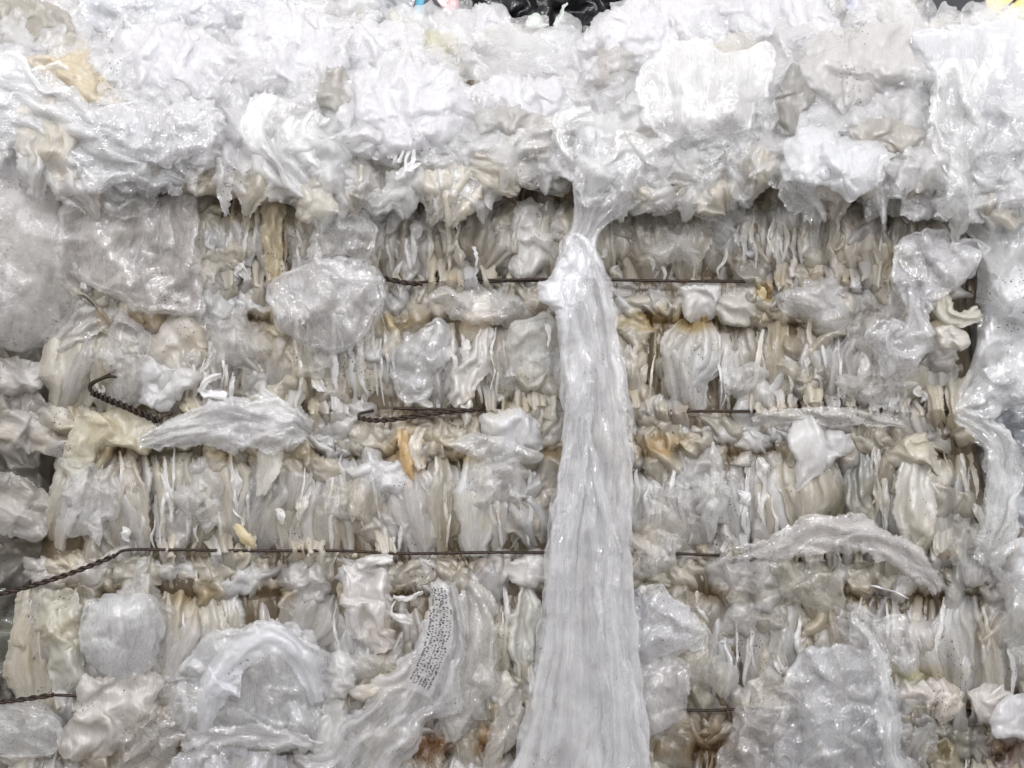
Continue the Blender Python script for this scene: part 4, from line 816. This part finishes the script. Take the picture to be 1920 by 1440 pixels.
sp(M_packed, 'short fat white roll below the lower wire beside the strip', 'film roll', pts=[(945, 1065), (975, 1045), (1030, 1045), (1045, 1075), (1010, 1095), (960, 1092)], d=16, h=28, tint=(.82, .80, .78), op=.97, dirn=0, folds=16, cr=30)
rp(M_packed, 'narrow vertical sheaf of grey folds left of the lower part of the strip', 'film fold', pts=[(990, 1095, 8, 14), (985, 1160, 20, 26), (975, 1220, 22, 24), (980, 1280, 12, 12)], tint=(.72, .71, .66), op=.93, folds=7, famp=.6, cr=18)
for x, y, n_, lab in [(808, 1402, 34, 'patch of rust brown flecks on film at the bottom centre'), (915, 1330, 0, '')][:1]:
    pass

# ------------------------------------------------------------------ loose pieces on the face, right part
sp(M_dirty, 'large clear wrinkled pad with black specks right of the upper wire', 'film pad', pts=[(1445, 545), (1480, 520), (1560, 510), (1605, 530), (1620, 580), (1580, 618), (1520, 618), (1480, 590)], d=12, h=42, tint=(.72, .71, .70), op=.86, focus=(1420, 540), folds=11, famp=.4, cr=34, layers=2)
sp(M_packed, 'pale pad of film below the right end of the upper wire', 'film pad', pts=[(1275, 550), (1300, 532), (1345, 540), (1350, 580), (1320, 605), (1285, 600)], d=8, h=32, tint=(.76, .75, .74), op=.95, folds=18, cr=30)
sp(M_packed, 'wrinkled beige pad left of the speckled clear pad', 'film pad', pts=[(1340, 570), (1370, 540), (1420, 545), (1425, 590), (1390, 610), (1350, 600)], d=8, h=30, tint=(.68, .66, .60), op=.93, dirn=40, folds=9, famp=.5, cr=26)
rp(M_packed, 'small bright yellow scrap at the right end of the upper wire', 'film scrap', pts=[(1412, 535, 14, 6), (1425, 545, 24, 9), (1430, 560, 20, 5)], tint=(.76, .64, .38), op=.8, folds=6, cr=12, step=2)
hc = 'hanging_film'
sp(M_clear, 'milky wing shaped sheet hanging at the right of the bale', 'film sheet', pts=[(1672, 480), (1700, 445), (1760, 432), (1845, 465), (1825, 505), (1775, 545), (1740, 572), (1690, 560), (1668, 530)], d=74, h=20, tint=(.78, .78, .80), op=.68, focus=(1720, 590), folds=13, famp=.4, cr=36, rim=3, fray=2, layers=2)
rp(M_clear, 'narrow twist of film joining the wing and the crumpled cluster', 'film twist', pts=[(1715, 540, 76, 28), (1718, 590, 80, 22), (1720, 630, 78, 34)], tint=(.78, .78, .80), op=.65, folds=9, famp=.5, cr=24, layers=2)
sp(M_clear, 'crumpled clear cluster with sharp facets hanging below the wing shaped sheet', 'film cluster', pts=[(1618, 630), (1650, 605), (1690, 598), (1740, 605), (1750, 650), (1725, 675), (1700, 712), (1672, 700), (1640, 665)], d=70, h=34, tint=(.76, .75, .76), op=.68, cr=36, folds=20, camp=1.5, fray=3, layers=2)
sp(M_packed, 'small cream bag right of the crumpled cluster', 'film bag', pts=[(1745, 625), (1780, 608), (1815, 625), (1812, 645), (1780, 655), (1750, 648)], d=62, h=20, tint=(.74, .71, .65), op=.9, dirn=0, folds=12, cr=24, fray=1.5)
rp(M_packed, 'beige looped folds right of the narrow twist', 'film loop', pts=[(1760, 545, 58, 14), (1768, 585, 66, 20), (1800, 598, 66, 16), (1840, 580, 56, 12)], tint=(.68, .65, .56), op=.88, folds=8, famp=.5, cr=22)
rp(M_clear, 'long flat glossy fold along the middle wire at the right', 'film fold', pts=[(1410, 785, 20, 12), (1500, 780, 34, 16), (1600, 782, 38, 16), (1690, 792, 26, 10)], tint=(.74, .72, .69), op=.85, folds=8, famp=.5, cr=26, fray=2)
rp(M_white, 'bright white drip shaped wad hanging below the middle wire', 'film wad', pts=[(1500, 782, 26, 22), (1510, 820, 48, 34), (1518, 860, 52, 30), (1506, 895, 44, 15), (1492, 925, 30, 5)], tint=(.84, .83, .83), op=.95, folds=18, famp=.35, cr=40, camp=.8, bulge=.7, fray=2)
sp(M_white, 'white lobed wad right beside the drip shaped wad', 'film wad', pts=[(1535, 810), (1570, 800), (1600, 820), (1600, 842), (1575, 855), (1550, 885), (1530, 860)], d=36, h=26, tint=(.78, .77, .78), op=.93, folds=16, cr=34, fray=2)
sp(M_packed, 'cream pad gathered into pleats at the right under the middle wire', 'film pad', pts=[(1665, 860), (1680, 820), (1720, 810), (1760, 850), (1770, 900), (1740, 880), (1690, 880)], d=20, h=28, tint=(.70, .67, .58), op=.95, focus=(1690, 780), folds=12, cr=30)
rp(M_packed, 'dark grey sheaf of folds right of the white wads', 'film fold', pts=[(1615, 850, 14, 14), (1610, 920, 26, 26), (1620, 980, 26, 22), (1625, 1010, 14, 12)], tint=(.36, .36, .34), op=.97, folds=7, famp=.6, cr=18)
rp(M_packed, 'pale bulging sheaf at the right above the arched sheet', 'film fold', pts=[(1715, 870, 20, 26), (1712, 930, 36, 40), (1715, 990, 36, 36), (1720, 1030, 20, 20)], tint=(.70, .68, .63), op=.95, folds=10, famp=.45, cr=26)
rp(M_clear, 'long arched sheet bridging the lower wire at the right', 'film sheet', pts=[(1360, 1040, 18, 10), (1440, 1030, 40, 20), (1520, 1005, 58, 34), (1600, 998, 64, 34), (1670, 1030, 58, 28), (1730, 1070, 42, 22), (1760, 1110, 22, 8)], tint=(.76, .73, .72), op=.72, folds=12, famp=.45, cr=34, layers=2)
sp(M_clear, 'greyish clear flap drooping under the arched sheet', 'film flap', pts=[(1420, 1050), (1500, 1050), (1560, 1080), (1580, 1130), (1530, 1150), (1460, 1110)], d=26, h=22, tint=(.64, .62, .54), op=.8, folds=20, cr=40, dirn=40)
sp(M_clear, 'clear pointed bag just right of the strip', 'film bag', pts=[(1185, 1140), (1220, 1105), (1270, 1115), (1300, 1150), (1312, 1215), (1280, 1225), (1235, 1235), (1190, 1245)], d=56, h=30, tint=(.78, .79, .83), op=.68, focus=(1180, 1240), folds=14, famp=.4, cr=40, fray=1.5, layers=2)
sp(M_clear, 'rounded clear bag bottom under the pointed bag', 'film bag', pts=[(1185, 1240), (1240, 1225), (1290, 1245), (1292, 1310), (1270, 1355), (1215, 1378), (1190, 1350)], d=44, h=36, tint=(.74, .72, .72), op=.72, folds=24, famp=.2, cr=44, camp=.8, rim=3, fray=1.5, layers=2)
sp(M_clear, 'large glossy bag standing at the bottom right', 'film bag', pts=[(1490, 1260), (1510, 1215), (1580, 1205), (1640, 1220), (1665, 1290), (1690, 1380), (1705, 1480), (1560, 1490), (1440, 1480), (1460, 1370)], d=40, h=64, tint=(.74, .75, .78), op=.68, dirn=85, folds=18, famp=.4, cr=44, camp=1.2, fray=2, layers=2, centre=(1580, 1350))
rp(M_clear, 'twisted neck of film rising from the large glossy bag', 'film neck', pts=[(1600, 1130, 34, 8), (1606, 1175, 46, 16), (1640, 1215, 62, 16), (1662, 1280, 84, 18), (1668, 1360, 92, 20), (1680, 1460, 90, 22)], tint=(.78, .80, .82), op=.75, folds=8, famp=.5, cr=22)
sp(M_clear, 'thin veil with a fine thread like edge right of the twisted neck', 'film veil', pts=[(1640, 1165), (1690, 1150), (1712, 1200), (1722, 1262), (1690, 1258), (1660, 1230)], d=44, h=14, tint=(.72, .71, .69), op=.4, folds=13, cr=26, rim=5, fray=1)
rp(M_packed, 'thin white thread stretched above the thin veil', 'film thread', pts=[(1632, 1098, 50, 1.4), (1660, 1104, 54, 1.6), (1705, 1122, 50, 1.4)], tint=W_, op=1, folds=4, cr=6, camp=.2, step=1.4, fray=.4)
sp(M_clear, 'wide greyish crinkled film spreading left of the large glossy bag', 'film sheet', pts=[(1370, 1340), (1430, 1300), (1500, 1290), (1500, 1380), (1470, 1480), (1350, 1480), (1350, 1400)], d=46, h=30, tint=(.64, .61, .60), op=.6, dirn=20, folds=12, famp=.5, cr=26, camp=1.4, fray=3)
rp(M_packed, 'rolled beige tube of film at the bottom right', 'film roll', pts=[(1755, 1350, 26, 14), (1775, 1330, 38, 20), (1805, 1312, 34, 13)], tint=(.72, .67, .61), op=.97, folds=12, cr=22)
sp(M_packed, 'pinkish beige crumpled wad at the lower right', 'film wad', pts=[(1680, 1285), (1740, 1268), (1800, 1290), (1800, 1325), (1730, 1325), (1685, 1315)], d=22, h=26, tint=(.72, .67, .63), op=.95, folds=14, cr=24, camp=1.2)
sp(M_packed, 'pinkish beige wad with a bright crease right of the rolled tube', 'film wad', pts=[(1815, 1300), (1850, 1280), (1890, 1300), (1880, 1340), (1840, 1350), (1815, 1330)], d=26, h=22, tint=(.72, .68, .64), op=.95, folds=12, cr=22, camp=1.2)

# ------------------------------------------------------------------ things behind the heap
Mb = solid('black_film', (.012, .012, .014), .25, 0, .4, 30, .5); Mg = solid('grey_green_film', (.42, .46, .42), .4, 0, .2, 30)
Mbl = solid('blue_strap', (.06, .30, .42), .4, 0, .2, 30); Mr = solid('red_white_print', (.75, .72, .72), .4, 0, .2, 90, .1, c2=(.65, .04, .05))
Myl = solid('yellow_board', (.80, .66, .28), .5, 0, .15, 14); Mbu = solid('bright_blue', (.01, .09, .62), .35, 0, .2, 30); Mst = solid('dark_steel', (.03, .03, .035), .4, .4, .3, 20)
def back(kind, mat, name, label, cat, **k):
    b = Buf(); (sheet if kind == 'sheet' else ribbon)(b, **k); return tag(b.build(name, mat), label, cat)
back('sheet', Mb, 'black_film_heap', 'heap of crumpled black film behind the crest of the heap', 'black film', pts=[(870, -90), (1000, -120), (1160, -90), (1190, 20), (1160, 110), (1000, 120), (880, 80)], d=-330, h=60, tint=(1, 1, 1), folds=30, cr=70, camp=1.5)
back('sheet', Mg, 'pointed_film', 'small pale green pointed piece standing against the black film', 'film piece', pts=[(985, 50), (1003, 24), (1026, 48), (1022, 60), (990, 60)], d=-262, h=8, folds=20, cr=40, famp=.05, camp=.3, fray=.5, step=2)
back('ribbon', Mg, 'grey_film_strip', 'thin grey strip slanting across the black film', 'film strip', pts=[(1064, 5, -240, 3), (1052, 26, -238, 5), (1042, 46, -238, 3)], folds=6, cr=14, step=2)
back('ribbon', Mbl, 'blue_strap', 'narrow teal blue strap standing at the top edge', 'strap', pts=[(792, -70, -240, 9), (790, -20, -240, 9), (788, 34, -240, 9)], folds=14, famp=.05, cr=30, camp=.2, fray=.5)
back('sheet', Mr, 'printed_scrap', 'red and white printed scrap at the top edge', 'scrap', pts=[(826, -30), (852, -34), (860, 0), (856, 22), (838, 20), (828, 4)], d=-232, h=8, folds=12, cr=16)
back('sheet', Mbu, 'blue_scrap', 'small bright blue scrap at the top edge right of centre', 'scrap', pts=[(1582, -30), (1612, -30), (1612, 6), (1586, 4)], d=-150, h=5, folds=10, cr=16)
back('sheet', M_clear, 'film_sheet', 'clear grey film stretched at the top edge left of the teal strap', 'film sheet', pts=[(640, -60), (720, -70), (780, -50), (776, 25), (700, 45), (655, 30)], d=-235, h=16, tint=(.62, .64, .68), op=.6, folds=14, cr=30)
back('sheet', Mst, 'steel_panel', 'dark flat steel panel behind the heap at the right', 'panel', pts=[(1730, -120), (1838, -120), (1838, 60), (1730, 60)], d=-330, h=2, folds=60, famp=.02, cr=120, camp=.02, fray=0, edge=0)
back('sheet', Mst, 'steel_panel', 'dark grey wall panel behind the heap left of centre', 'panel', pts=[(600, -140), (900, -140), (900, 90), (600, 90)], d=-420, h=2, folds=60, famp=.02, cr=120, camp=.02, fray=0, edge=0)
yb_o = empty('yellow_board', 1900, 60, -360, 'pale yellow board with a black wire across it at the top right corner', 'board')
b = Buf(); a0, a1, a2, a3 = [world(np.array(float(x)), np.array(float(y)), np.array(-360.)) for x, y in ((1834, 80), (2100, 80), (2100, -160), (1834, -160))]
th_ = np.array((0, .02, 0)); V = [a0, a1, a2, a3, a0 + th_, a1 + th_, a2 + th_, a3 + th_]
b.raw(V, [(0, 1, 2, 3), (5, 4, 7, 6), (4, 0, 3, 7), (1, 5, 6, 2), (3, 2, 6, 7), (4, 5, 1, 0)]); ob = b.build('board', Myl, yb_o)
for p_ in ob.data.polygons: p_.use_smooth = False
b = Buf(); tube(b, [(1850, 42, -352), (1880, 20, -352), (1920, -14, -352), (1980, -60, -352)], 2.6); b.build('wire', M_wire, yb_o)
